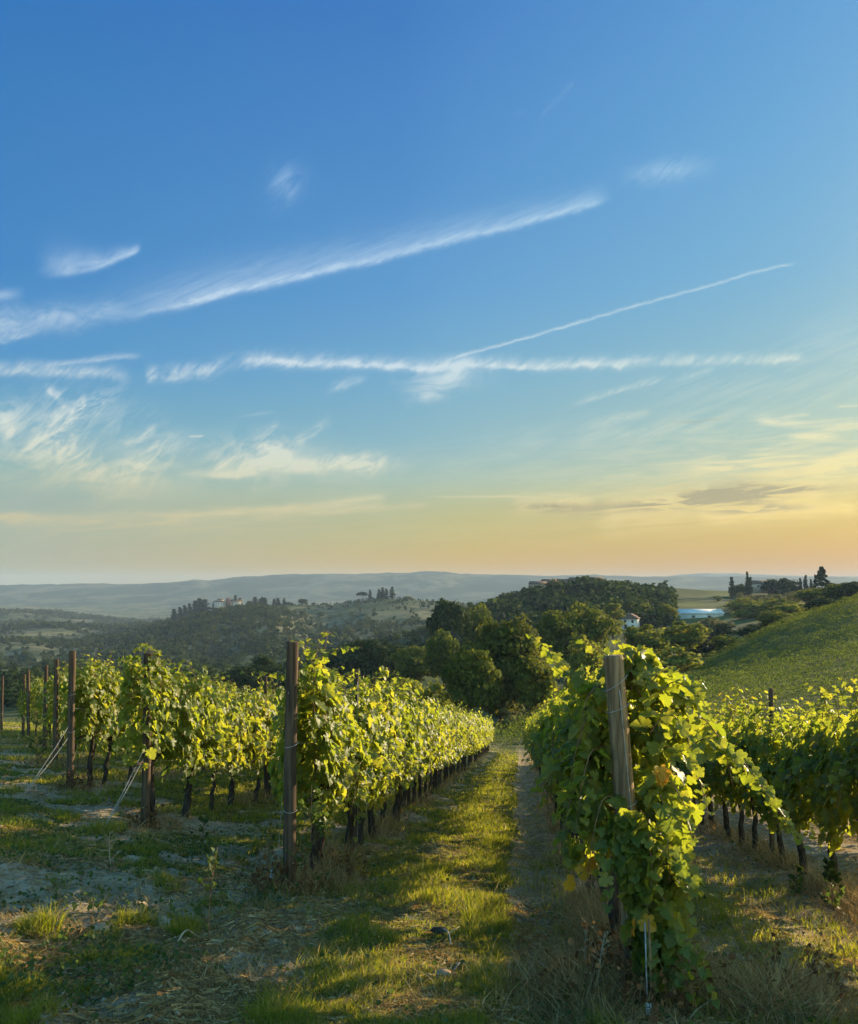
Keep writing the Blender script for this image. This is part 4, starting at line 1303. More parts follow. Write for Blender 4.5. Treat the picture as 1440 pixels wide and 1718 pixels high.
make_tree('big', 'round', 'big_tree', 170, 95, .034, .06)
make_tree('pine', 'pine', 'dark_tree', 90, 70, .040, .10, 'pine_tree')
make_tree('tall', 'tall', 'light_tree', 70, 60, .034, .06, 'poplar_tree')
make_tree('olive', 'bush', 'olive', 60, 55, .055, .0, 'shrub')
make_tree('cypress', 'cypress', 'cypress', 90, 22, .030, .02, 'cypress_tree')
make_tree('conifer', 'conifer', 'cypress', 150, 16, .040, .04, 'conifer_tree')
first_used = set()
def tree(key, X, Ytop, d, h, w, label, group=None, cat=None, k=None, foot=None):
    """a tree at photo column X, distance d; foot on the ground, top where the photo has it unless h is given"""
    x = (X - 720) / 1440 * d
    z = hz(x, d) - .15
    top = (985 - Ytop) / 1440 * d
    H = (top - z) * (1.05 if key in ('oak', 'dark', 'light', 'big', 'pine') else 1.0)
    lst = TREES[key]
    i = int(rng.integers(len(lst))) if k is None else k
    src = lst[i]
    wide = w / 1440 * d            # crown width in metres
    base = {'cypress': .20, 'conifer': .42, 'tall': .50}.get(key, .92)
    s = (wide / base, wide / base, H)
    rz_ = rng.uniform(0, 6.28)
    if (key, i) in first_used:
        o = dup(src, (x, d, z), rz_, s, label, group)
    else:
        first_used.add((key, i))
        o = src
        o.location, o.rotation_euler, o.scale = (x, d, z), (0, 0, rz_), s
        o['label'] = label
        if group:
            o['group'] = group
    o['category'] = cat or ('shrub' if 'shrub' in key or key == 'olive' else 'tree')
    if not group and 'group' in o:
        del o['group']
    return o
TL = [
 # key, column, top row, distance, crown width px, label
 ('big', 838, 1028, 95, 150, 'large rounded tree standing in the hollow below the end of the grass path'),
 ('oak', 790, 1085, 88, 100, 'low full tree at the left foot of the large rounded tree'),
 ('oak', 893, 1092, 92, 90, 'low dark tree at the right foot of the large rounded tree'),
 ('pine', 752, 990, 190, 84, 'dark domed tree rising behind the large rounded tree'),
 ('oak', 800, 1014, 200, 66, 'tree with a dim crown between the domed tree and the wooded ridge'),
 ('oak', 938, 1020, 150, 84, 'leafy green tree right of the large rounded tree'),
 ('oak', 985, 1012, 155, 100, 'broad green tree below the ridge village'),
 ('tall', 1029, 1008, 262, 40, 'narrow pointed tree left of the white house'),
 ('light', 1078, 1010, 300, 50, 'round pale tree just behind the white house'),
 ('light', 985, 1062, 120, 70, 'small pale green tree behind the post of the sprawling vine'),
 ('light', 1085, 1046, 165, 88, 'yellow green tree below the white house'),
 ('light', 1150, 1040, 172, 96, 'yellow green rounded tree below the pale blue roof'),
 ('shrub', 1120, 1075, 130, 110, 'wide low bush where the hillside vines begin'),
 ('olive', 1195, 1032, 240, 76, 'greyish brown bushy tree below the pale roof'),
 ('dark', 1214, 1046, 230, 36, 'dark slim crown beside the greyish bush'),
 ('oak', 1118, 1012, 300, 40, 'dark tree left of the pale blue roof'),
 ('shrub', 1258, 1018, 300, 70, 'light shrub on the slope right of the pale roof'),
 ('shrub', 1255, 1000, 330, 70, 'rounded tree below the farm with cypresses'),
 ('shrub', 1300, 1000, 300, 90, 'pale bushy growth below the dark farm trees'),
 ('darkshrub', 1340, 1008, 240, 90, 'dark bush along the top of the hillside vineyard'),
 ('oak', 1372, 985, 260, 80, 'dark leafy tree below the tall conifer'),
 ('oak', 1415, 978, 240, 76, 'broad tree on the skyline right of the conifer'),
 ('dark', 1437, 975, 235, 60, 'tree crown at the right edge on the skyline'),
 ('light', 1325, 1012, 215, 60, 'small yellowish bush at the crest of the hillside vines'),
 ('darkshrub', 1180, 1066, 175, 70, 'dark bush at the lower left end of the hillside crest'),
 ('shrub', 1222, 1060, 170, 60, 'light bush on the lower part of the hillside crest'),
 ('darkshrub', 1268, 1040, 175, 70, 'dark bush midway along the hillside crest'),
 ('oak', 1300, 1024, 190, 64, 'small tree midway along the hillside crest'),
 ('darkshrub', 1395, 992, 180, 80, 'dark growth high on the hillside crest'),
 ('shrub', 672, 1112, 112, 110, 'yellow green bush left of the large rounded tree'),
 ('shrub', 722, 1130, 100, 90, 'low bush in the hollow behind the vine row'),
 ('darkshrub', 640, 1140, 110, 110, 'dark bush in the hollow behind the dark post'),
 ('dark', 610, 1068, 190, 92, 'dark rounded tree in the hollow left of centre'),
 ('dark', 655, 1075, 205, 86, 'second dark rounded tree in the hollow, nearer the large tree'),
 ('oak', 700, 1082, 170, 100, 'broad dim tree left of the large rounded tree'),
 ('dark', 560, 1092, 200, 80, 'dark tree just above the tall shoots by the dark post'),
 ('dark', 440, 1102, 180, 60, 'dark green tree above the second row left of the path'),
 ('dark', 410, 1118, 170, 70, 'low dark tree above the vines of the second row'),
 ('oak', 745, 1052, 150, 70, 'shaded tree under the dark domed tree'),
]
for key, X, Yt, d, w, lb in TL:
    tree(key, X, Yt, d, None, w, lb)
# farm on the right-hand skyline
dk = 455
for X, Yt, w, lb in ((1228, 972, 11, 'short thick cypress at the left end of the farm'), (1254, 963, 8, 'taller cypress beside the farm roof'), (1259, 972, 9, 'small cypress right against the taller one'),
                     (1352, 969, 9, 'cypress left of the tall conifer, first of four'), (1361, 976, 7, 'short cypress second in the line left of the conifer'), (1368, 968, 7, 'slim cypress next to the tall conifer'), (1343, 974, 8, 'stubby cypress right of the dark farm trees')):
    tree('cypress', X, Yt - 5, dk - 22, None, w * 1.15, lb, cat='tree')
tree('conifer', 1379, 950, 330, None, 34, 'tall lone conifer on the right skyline')
for X, Yt, w, lb, k in ((1240, 972, 26, 'rounded tree between the farm cypresses', 'darkshrub'), (1303, 960, 46, 'big dark tree right of the farm roof', 'darkshrub'), (1322, 965, 44, 'second big dark tree right of the farm roof', 'darkshrub'),
                    (1391, 976, 22, 'small dark tree right of the conifer', 'dark')):
    tree(k, X, Yt, dk - 12, None, w, lb, cat='tree')
# cypresses and pines along the villa's hill
VC = [(328, 1012, 9), (335, 1008, 8), (343, 1010, 12), (360, 1014, 7), (395, 1003, 5), (403, 1008, 6), (428, 1006, 7), (440, 1006, 6), (445, 1007, 5), (460, 1009, 4), (466, 1008, 6), (477, 1008, 4), (437, 1009, 7),
      (292, 1026, 7), (302, 1023, 6), (310, 1020, 7), (318, 1017, 6), (642, 990, 5), (658, 989, 6), (636, 993, 5), (648, 992, 5), (621, 994, 4)]
for i, (X, Yt, w) in enumerate(VC):
    tree('cypress', X, Yt - 5, 985 if X < 600 else 1000, None, w * 2.0, 'dark cypress on the crest of the hill around the villa' if X < 500 else 'dark cypress on the crest of the bare hill at centre', 'cypresses on the villa hill' if X < 500 else 'cypresses on the centre hill', 'tree')
for X, Yt, w, lb in ((608, 991, 20, 'umbrella pine on the crest at centre, left of the cypresses'), (508, 1004, 18, 'rounded tree on the crest between villa and centre'), (418, 1008, 14, 'rounded tree right of the villa'), (383 + 100, 1010, 16, 'small rounded tree on the crest right of the villa')):
    tree('pine' if 'pine' in lb else 'dark', X, Yt, 990, None, w, lb)
for X, Yt, w, lb in ((745, 1006, 18, 'pale crown at the right end of the centre crest'), (684, 1000, 16, 'rounded tree on the crest right of the cypresses')):
    tree('oak', X, Yt, 990, None, w, lb)
for k in list(TREES):                       # kinds' sources that found no place
    for i, r in enumerate(TREES[k]):
        if (k, i) not in first_used:
            for ch in list(r.children):
                bpy.data.objects.remove(ch)
            bpy.data.objects.remove(r)

# ------------------------------------------------------------------ far woods: crowns too many to count
def low_crown(n, kind='round'):
    V, F = crown(kind, 9, n // 9, .24)
    return V
LOW = [low_crown(72) for _ in range(6)] + [low_crown(72, 'bush') for _ in range(4)]
MID = [crown('round', 22, 9, .13)[0] for _ in range(5)]
def woods(name, pts, hts, wid, lib, mat, label=None):
    parts, tones = [], []
    for (x, y), h, w in zip(pts, hts, wid):
        V = lib[int(rng.integers(len(lib)))]
        a = rng.uniform(0, 6.28)
        c, s = math.cos(a), math.sin(a)
        q = np.stack([(V[:, 0] * c - V[:, 1] * s) * w, (V[:, 0] * s + V[:, 1] * c) * w, V[:, 2] * h], 1)
        parts.append(q + np.array([x, y, 0]))
        tones.append(np.full(len(q), rng.random()))
    zs = height(np.array([p[0] for p in pts]), np.array([p[1] for p in pts])) - .4
    V = np.vstack([q + np.array([0, 0, z]) for q, z in zip(parts, zs)])
    o = mesh(name, V, [np.arange(len(V)).reshape(-1, 4)], mat, attrs={'tone': np.concatenate(tones)})
    o['kind'] = 'stuff'
    if label:
        o['label'] = label
        o['category'] = 'woods'
    return o
def scatter(n, X0, X1, y0, y1, dens):
    X = rng.uniform(X0, X1, n)
    y = np.sqrt(rng.uniform(y0 ** 2, y1 ** 2, n))
    x = (X - 720) / 1440 * y
    keep = rng.random(n) < dens(x, y, X)
    return np.stack([x[keep], y[keep]], 1)
def hill_dens(x, y, X):
    f = fbm(x / 130 + 2, y / 130, 4, 77)
    left = np.interp(X, [-100, 120, 200, 420, 480, 700, 800], [.5, .6, 1.0, 1.0, .45, .5, .7])
    return np.clip((f - .385) / .06, .06, 1) * left + .05
pts = scatter(8500, -120, 830, 590, 1030, hill_dens)
n = len(pts)
h = rng.uniform(2.5, 8.0, n) * np.where(pts[:, 1] > 925, .6, 1.0)
woods('hillside_woods', pts, h, h * rng.uniform(.8, 1.25, n), LOW, M['woods'], 'hazy bushes and woods covering the villa hill')
pts = scatter(5600, -160, 460, 1100, 2050, lambda x, y, X: np.clip((fbm(x / 170 + 9, y / 170, 4, 81) - .36) / .08, .05, 1))
n = len(pts)
h = rng.uniform(6, 12, n)
woods('distant_woods', pts, h, h * rng.uniform(.9, 1.4, n), LOW, M['woods'], 'far bluish woods on the low hills at left')
pts = scatter(1500, 600, 1500, 1050, 2600, lambda x, y, X: np.clip((fbm(x / 170 + 9, y / 170, 4, 83) - .45) / .1, .03, .6))
def ridge_dens(x, y, X):
    return np.where(X < 1128, 1.0, 0.0) * np.where((X > 880) & (X < 1010) & (y > 436), 0.0, 1.0)
pts = scatter(1500, 770, 1130, 290, 452, ridge_dens)
n = len(pts)
h = np.where(pts[:, 1] > 400, rng.uniform(2.5, 6.0, n), rng.uniform(4.0, 10.0, n)) * (.55 + 1.0 * fbm(pts[:, 0] / 22, pts[:, 1] / 60, 3, 123))
woods('ridge_woods', pts, h, h * rng.uniform(.75, 1.2, n), MID, M['ridge_wood'], 'dark woods covering the ridge below the village')
pts = scatter(260, 1160, 1470, 225, 420, lambda x, y, X: np.clip((fbm(x / 30, y / 30, 3, 91) - .4) / .15, .1, 1) * np.where((X < 1240) & (y > 280) & (y < 392), 0, 1) * np.where((X < 1240) & (y > 380), 0.12, 1))
n = len(pts)
h = rng.uniform(2.0, 4.5, n)
woods('hedgerow_scrub', pts, h, h * rng.uniform(1.0, 1.6, n), MID, M['scrub'], 'pale scrub and hedges on the slope below the farm')
pts = scatter(2000, -200, 740, 150, 680, lambda x, y, X: np.clip((fbm(x / 40, y / 40, 3, 95) - .30) / .15, .2, 1) * np.where((X < 70) & (y > 330), .1, 1))
n = len(pts)
h = rng.uniform(3.0, 6.5, n)
woods('valley_woods', pts, h, h * rng.uniform(.9, 1.4, n), MID, M['ridge_wood'], 'dark green woods in the hollow behind the vineyard')
pts = scatter(260, 600, 1060, 62, 140, lambda x, y, X: np.clip((fbm(x / 14, y / 14, 3, 97) - .38) / .2, .1, 1))
n = len(pts)
h = rng.uniform(1.2, 3.0, n)
woods('hollow_undergrowth', pts, h, h * rng.uniform(1.1, 1.8, n), MID, M['scrub'], 'undergrowth in the hollow round the large tree')

# ------------------------------------------------------------------ vines of the opposite slope: rows one cannot tell apart
P = []
for k in range(32):
    y0 = 62 + 3.1 * k
    xs = np.arange(4, 112, .0072 * (1 + k * .025))
    ys = y0 + .30 * (xs - 40) + .5 * np.sin(xs * .07 + k)
    ok = (ys > 60) & (ys < 156) & (xs / ys > .055 + .0006 * (ys - 60) * 4) & (xs / ys < .66)
    ok &= ~((ys > 100) & (xs / ys < .30 - .0 * ys)) | (ys < 72)
    xs, ys = xs[ok], ys[ok]
    ridge = .45 + .65 * vnoise(xs * .8, ys * .3, 5)
    gap = vnoise(xs * .35, ys * .8 + k * 7, 6) > .16
    xs, ys, ridge = xs[gap], ys[gap], ridge[gap]
    zz = rng.random(len(xs)) ** .7 * (1.35 * ridge + .3)
    P.append(np.stack([xs + rng.normal(0, .2, len(xs)), ys + rng.normal(0, .22, len(xs)), zz], 1))
P = np.vstack(P)
P[:, 2] += height(P[:, 0], P[:, 1])
V, F = cards(P, rvec(len(P), .55) + np.array([.3, -.2, .9]), rng.uniform(.06, .13, len(P)) * (.75 + P[:, 1] / 260))
o = mesh('hillside_vines', V, [F], M['hill_vine'])
tag(o, 'mass of green vines covering the opposite slope at right', 'vineyard', kind='stuff')

# ------------------------------------------------------------------ buildings
M['cream'] = flatmat('cream_plaster', (.42, .36, .29), (.52, .46, .38), .6, 0.9, 0.1)
M['whitewall'] = flatmat('white_plaster', (.50, .44, .36), (.62, .56, .48), .6, 0.9, 0.1)
M['stone'] = flatmat('stone_wall', (.26, .22, .17), (.38, .33, .26), .8, 0.95, 0.1)
M['brick'] = flatmat('brick_tower', (.15, .07, .055), (.2, .1, .075), .8, 0.95, 0.1)
M['tiles'] = flatmat('roof_tiles', (.10, .065, .048), (.17, .115, .085), 1.2, 0.9, 0.1)
M['dark'] = flatmat('dark_opening', (.015, .015, .018), (.03, .03, .035), 1, 0.3, 0.4)
M['blueroof'] = flatmat('pale_sheet_roof', (.60, .57, .52), (.72, .69, .64), .5, 1.0, 0.0)
def building(X, d, w, dp, h, roof_h, label, wall, roof='tiles', rz=0.0, wins=(), name='house', cat='house', hip=False, dz=0.0, over=.35):
    """a house at photo column X: w wide, dp deep, eaves at h; wins: (x, z, w, h, face)"""
    x = (X - 720) / 1440 * d
    z = hz(x, d) + dz
    r = empty(name, (x, d, z), label, cat, rz=rz)
    Geo().box((0, 0, h / 2 - 1), (w, dp, h + 2)).build('wall', M[wall], r)
    if roof_h > 0:
        a, c, o = w / 2 + over, dp / 2 + over, (w * .28 if hip else 0)
        V = [(-a, -c, h), (a, -c, h), (a, c, h), (-a, c, h), (-a + o, 0, h + roof_h), (a - o, 0, h + roof_h),
             (-a, -c, h + .18), (a, -c, h + .18), (a, c, h + .18), (-a, c, h + .18)]
        V[4] = (-a + o, 0, h + roof_h + .18)
        V[5] = (a - o, 0, h + roof_h + .18)
        g = Geo()
        g.add(V, [(6, 9, 4), (7, 5, 8)] if False else [(9, 6, 4), (7, 8, 5)], [(6, 7, 5, 4), (8, 9, 4, 5), (3, 2, 1, 0), (0, 1, 7, 6), (1, 2, 8, 7), (2, 3, 9, 8), (3, 0, 6, 9)])
        rf = g.build('roof', M[roof], r)
        if not hip:
            gb = Geo()
            for s in (-1, 1):
                gb.add([(s * w / 2, -dp / 2, h + .02), (s * w / 2, dp / 2, h + .02), (s * w / 2, 0, h + roof_h * (dp / 2) / c)], [(0, 1, 2)])
            gb.build('gable', M[wall], r)
    else:
        Geo().box((0, 0, h + .15), (w + .3, dp + .3, .3)).build('parapet', M[wall], r)
    for (wx, wz, ww, wh, face) in wins:
        if face == 'f':
            Geo().box((wx, -dp / 2, wz), (ww, .12, wh)).build('window', M['dark'], r)
        else:
            s = -1 if face == 'l' else 1
            Geo().box((s * w / 2, wx, wz), (.12, ww, wh)).build('window', M['dark'], r)
    return r
# white house among the trees
def zpx(Y, d):
    return (985 - Y) / 1440 * d
def seat(X, d, Ybase):
    """how far the house must rise so its foot shows at the photo's row"""
    return zpx(Ybase, d) - hz((X - 720) / 1440 * d, d)
building(1058, 285, 6.6, 5.2, 3.4, 1.5, 'white two storey house with a tiled roof among trees', 'whitewall', rz=R(68), dz=seat(1058, 285, 1055), wins=[(-1.2, 2.6, .7, 1.0, 'l'), (1.2, 2.6, .7, 1.0, 'l'), (-1.2, .9, .7, 1.0, 'l'), (1.0, .8, .9, 1.5, 'l'), (1.5, 2.5, .7, 1.0, 'f'), (-1.6, 1.0, .7, 1.0, 'f')])
building(1172, 330, 16.5, 9, 1.6, 1.5, 'long low building with a pale blue sheet roof', 'whitewall', 'blueroof', rz=R(-3), dz=seat(1172, 330, 1036), wins=[(-3, .5, 1.2, .8, 'f'), (3, .5, 1.2, .8, 'f')], name='greenhouse', cat='greenhouse')
# village on the wooded ridge
for X, d, w, dp, h, rh, dz, lb, wl_ in ((903, 432, 8, 7, 3.6, 1.4, 1.0, 'first stone house at the low end of the ridge village', 'stone'), (922, 436, 7, 7, 3.4, 1.4, 2.0, 'second stone house up the ridge village', 'stone'),
                                  (944, 438, 9, 7, 3.2, 1.5, 1.7, 'long stone house in the middle of the ridge village', 'stone'), (966, 440, 6, 6, 3.2, 1.4, 1.9, 'upper stone house of the ridge village by the trees', 'stone'), (997, 440, 8, 7, 3.2, 1.4, 1.2, 'pinkish house half hidden on top of the wooded ridge', 'stone')):
    building(X, d, w, dp, h, rh, lb, wl_, dz=dz, rz=rng.uniform(-.3, .3), wins=[(-1.5, h * .6, .8, 1, 'f'), (1.5, h * .6, .8, 1, 'f')])
for X, d in ((903, 430), (937, 436), (960, 438)):
    pass
# farm on the skyline
building(1275, 450, 12, 8, 3.0, 1.6, 'low farmhouse with a dark tiled roof between cypresses', 'stone', rz=R(8), dz=seat(1275, 450, 989), wins=[(-3, 1.6, .9, 1.1, 'f'), (2.5, 1.6, .9, 1.1, 'f')], name='farmhouse')
# the villa and its tower
dv = 985
b1 = dict(dz=0.6)
building(383, dv - 6, 4.4, 4.4, 9.4, 0, 'square red brick tower of the hilltop villa', 'brick', wins=[(0, 7.4, .9, 1.4, 'f'), (0, 3.6, .9, 1.4, 'f')], name='tower', cat='tower', dz=seat(383, dv - 6, 1018))
building(395, dv, 14, 9, 5.4, 2.2, 'pale villa right of the red tower', 'cream', wins=[(k, 3.8, 1.0, 1.3, 'f') for k in (-5, -2, 1, 4)] + [(k, 1.4, 1.0, 1.5, 'f') for k in (-5, -2, 1, 4)], name='villa', cat='villa', dz=seat(395, dv, 1017))
building(370, dv, 13, 8, 4.6, 1.6, 'white house left of the red tower', 'whitewall', wins=[(k, 2.8, 1.0, 1.3, 'f') for k in (-4, -1, 2, 5)], name='villa', cat='villa', dz=seat(370, dv, 1017))
building(370, dv + 8, 6, 6, 7.0, 1.4, 'small upper house behind the white villa wing', 'whitewall', wins=[(0, 5.6, 1, 1.2, 'f')], dz=seat(370, dv, 1017))
building(399, 960, 9, 7, 2.6, 1.3, 'low cottage on the slope below the villa', 'whitewall', wins=[(-2, 1.3, 1.2, 1.4, 'f'), (2, 1.3, 1.2, 1.4, 'f')], dz=seat(399, 960, 1032))
building(724, 925, 12, 8, 3.5, 1.6, 'small pale farmhouse right of centre on the bare hill', 'cream', wins=[(-3, 1.8, 1.2, 1.4, 'f'), (3, 1.8, 1.2, 1.4, 'f')], dz=seat(724, 925, 1032))
building(606, 3900, 18, 14, 12, 5, 'tiny white house alone on the far ridge', 'whitewall', wins=[(0, 6, 3, 4, 'f')], dz=seat(606, 3900, 976))

# ------------------------------------------------------------------ grass, dry growth and litter on the near slope
def blades(x, y, hgt, wid, lean, bend, seg=2):
    """tapering bent blades standing on the ground"""
    n = len(x)
    z = height(x, y) - .01
    a = rng.uniform(0, 6.28, n)
    ld = np.stack([np.cos(a), np.sin(a)], 1)
    f = rng.uniform(0, 6.28, n)
    sd = np.stack([np.cos(f), np.sin(f)], 1) * wid[:, None] / 2
    t = np.linspace(0, 1, seg + 1)
    V = []
    for k, tk in enumerate(t):
        off = ld * ((lean * tk + bend * tk * tk) * hgt)[:, None]
        zc = z + hgt * tk * (1 - .35 * bend * tk)
        if k < seg:
            w = 1 - .45 * tk
            V.append(np.stack([x + off[:, 0] - sd[:, 0] * w, y + off[:, 1] - sd[:, 1] * w, zc], 1))
            V.append(np.stack([x + off[:, 0] + sd[:, 0] * w, y + off[:, 1] + sd[:, 1] * w, zc], 1))
        else:
            V.append(np.stack([x + off[:, 0], y + off[:, 1], zc], 1))
    kv = 2 * seg + 1
    V = np.stack(V, 1).reshape(-1, 3)
    base = (np.arange(n) * kv)[:, None]
    Q = np.vstack([base + np.array([[2 * k, 2 * k + 1, 2 * k + 3, 2 * k + 2]]) for k in range(seg - 1)]) if seg > 1 else np.zeros((0, 4), int)
    T = base + np.array([[2 * seg - 2, 2 * seg - 1, 2 * seg]])
    return V, [Q, T]
def sample(n, ymin, ymax, umax, power):
    """random ground points, thinner with distance"""
    q = rng.random(n)
    y = (ymin ** (1 - power) + q * (ymax ** (1 - power) - ymin ** (1 - power))) ** (1 / (1 - power))
    u = rng.uniform(-umax, umax, n)
    return u * y, y
x, y = sample(900000, 3.9, 58, .56, 1.55)
k = rng.random(len(x)) < grass_mask(x, y) ** 1.3
x, y = x[k], y[k]
n = len(x)
tuft = fbm(x * 2.3, y * 2.3, 3, 51)
fine = vnoise(x * 9, y * 9, 53)
hgt = (.035 + .13 * np.clip((tuft - .3) * 2, 0, 1.2) * (.4 + .9 * fine)) * rng.uniform(.5, 1.3, n)
wid = np.clip(.0028 + .00042 * y, .003, .022) * rng.uniform(.7, 1.3, n)
V, F = blades(x, y, hgt * (1 + .004 * y), wid, rng.uniform(0, .5, n), rng.uniform(0, .7, n))
o = mesh('grass', V, F, M['grass'])
tag(o, 'green and golden grass of the path and lanes', 'grass', kind='stuff')
print('grass blades', n)
# dry growth: under the rows, round the posts and in tussocks on the right
def rowmask(x, y):
    p = x * PXY[0] + y * PXY[1]
    d = np.min(np.abs(p[..., None] - ROWS_P), axis=-1)
    m_ = np.exp(-(d / .32) ** 2) * .8 * np.clip((y + x * 1.25 - 6.2) / 1.0, 0, 1) * (fbm(x * 1.2, y * 1.2, 3, 61) > .42)
    for (qx, qy, rr, s) in ((PA[0] + .05, PA[1] + .1, .38, .7), (PB[0] - .3, PB[1] - .05, .5, .8), (P1[0], P1[1], .35, .6), (P2[0], P2[1], .35, .7), (2.05, 5.0, .45, .8), (1.75, 5.9, .35, .5), (-7.2, 17.5, .9, .8), (-.95, 7.9, .35, .8)):
        m_ = np.maximum(m_, s * np.exp(-(((x - qx) ** 2 + (y - qy) ** 2) / rr ** 2)))
    stub = .10 * sst((fbm(x * 1.6, y * 1.6, 4, 62) - .44) / .12) * np.where(p < -1.0, 1.0, np.where(p > .8, 1.2, .9))
    return np.clip(np.maximum(m_, stub), 0, 1)
x, y = sample(620000, 3.9, 50, .56, 1.7)
rm = rowmask(x, y)
k = rng.random(len(x)) < rm ** 1.2
x, y, rm = x[k], y[k], rm[k]
n = len(x)
hgt = (.10 + .28 * rng.random(n) ** 2) * (.4 + .8 * rm)
V, F = blades(x, y, hgt, np.clip(.0026 + .0004 * y, .003, .018) * rng.uniform(.6, 1.3, n), rng.uniform(.1, .9, n), rng.uniform(0, .9, n))
o = mesh('dry_grass', V, F, M['dry_grass'])
tag(o, 'brown dry grass round the posts and under the vines', 'dry grass', kind='stuff')
# withered reddish weeds at the feet of the posts: bent stems with curled leaves
P, T, g = [], [], Geo()
for qx, qy, rr, cnt in ((PA[0] - .05, PA[1] - .02, .34, 70), (PB[0] - .22, PB[1] - .1, .42, 80), (PB[0] + .05, PB[1] - .35, .3, 50), (P1[0], P1[1], .3, 40), (P2[0] + .1, P2[1], .3, 40), (-7.4, 17.2, .6, 40), (-.9, 8.5, .3, 40), (2.3, 5.2, .3, 40)):
    for _ in range(cnt):
        a, q = rng.uniform(0, 6.28), rr * rng.random() ** .6
        x_, y_ = qx + q * math.cos(a), qy + q * math.sin(a)
        h_ = rng.uniform(.12, .48) * (1.1 - .6 * q / rr)
        z_ = hz(x_, y_)
        e_ = (x_ + rng.normal(0, .13), y_ + rng.normal(0, .13), z_ + h_)
        c = curve((x_, y_, z_ - .02), (x_, y_, z_ + h_ * .7), e_, 6)
        g.tube(c, np.linspace(.0032, .0012, 6), 4)
        for k in (2, 3, 4, 5):
            if rng.random() < .7:
                P.append(c[k])
                T.append(rng.normal(0, 1, 3))
P, T = np.array(P), np.array(T)
V, F = leaves(P, rvec(len(P)), T, rng.uniform(.015, .045, len(P)), 2)
kk = len(V)
gv = np.vstack(g.V)
o = mesh('withered_weeds', np.vstack([V, gv]), [np.vstack([F] + [t_ + kk for t_ in g.T]), np.vstack(g.Q) + kk], M['brown_weed'])
tag(o, 'withered reddish brown weeds at the feet of the posts', 'weeds', kind='stuff')
print('dry blades', n)
# cut straw and litter lying on the soil
x, y = sample(150000, 3.9, 30, .56, 1.7)
p = x * PXY[0] + y * PXY[1]
k = rng.random(len(x)) < np.clip((fbm(x * 1.1, y * 1.1, 3, 71) - .40) / .12, .12, 1)
x, y = x[k], y[k]
n = len(x)
z = height(x, y)
a = rng.uniform(0, 6.28, n)
L = rng.uniform(.03, .14, n)
d2 = np.stack([np.cos(a), np.sin(a)], 1) * L[:, None] / 2
w2 = np.stack([-np.sin(a), np.cos(a)], 1) * (np.clip(.002 + .0003 * y, .002, .008) / 2)[:, None]
pts = []
for s, w in ((-1, -1), (-1, 1), (1, 1), (1, -1)):
    qx, qy = x + s * d2[:, 0] + w * w2[:, 0], y + s * d2[:, 1] + w * w2[:, 1]
    pts.append(np.stack([qx, qy, height(qx, qy) + .008 + rng.uniform(0, .02, n) * (1 if s > 0 else 0)], 1))
V = np.stack(pts, 1).reshape(-1, 3)
o = mesh('straw_litter', V, [np.arange(4 * n).reshape(-1, 4)], M['dry_grass'])
tag(o, 'loose straw and cut stems on the bare soil', 'straw', kind='stuff')
# crumbs of earth and small stones
x, y = sample(16000, 3.9, 26, .56, 1.9)
k = rng.random(len(x)) > grass_mask(x, y) * 1.4
x, y = x[k], y[k]
n = len(x)
s = rng.uniform(.004, .013, n) * np.where(rng.random(n) < .06, 2.2, 1) * (1 + .03 * y)
D6 = np.array([[1, 0, 0], [0, 1, 0], [-1, 0, 0], [0, -1, 0], [0, 0, 1], [0, 0, -.6]], float)
V = D6[None] * rng.uniform(.55, 1.2, (n, 6, 3)) * s[:, None, None] * np.array([1.2, 1.0, .7]) + rng.normal(0, .15, (n, 6, 3)) * s[:, None, None]
V = V + np.stack([x, y, height(x, y) + s * .25], 1)[:, None, :]
F6 = np.array([[0, 1, 4], [1, 2, 4], [2, 3, 4], [3, 0, 4], [1, 0, 5], [2, 1, 5], [3, 2, 5], [0, 3, 5]])
o = mesh('soil_crumbs', V.reshape(-1, 3), [(F6[None] + (np.arange(n) * 6)[:, None, None]).reshape(-1, 3)], M['soil'])
tag(o, 'small crumbs of earth and stones on the bare ground', 'clods', kind='stuff')
# broad-leaved weeds and ground cover among it
x, y = sample(42000, 3.9, 30, .56, 1.7)
p = x * PXY[0] + y * PXY[1]
k = rng.random(len(x)) < np.where(p < -2, np.clip((fbm(x * 1.4, y * 1.4, 3, 73) - .46) / .1, 0, .5), rowmask(x, y) * .5)
x, y = x[k], y[k]
n = len(x)
P = np.stack([x, y, height(x, y) + rng.uniform(.005, .13, n)], 1)
V, F = leaves(P, rvec(n, .5) + np.array([0, 0, .7]), rvec(n) + np.array([0, 0, .3]), rng.uniform(.012, .032, n) * (1 + .02 * y), 2)
o = mesh('ground_weeds', V, [F], M['weed'])
tag(o, 'small dark leafy weeds among the grass on the left', 'weeds', kind='stuff')

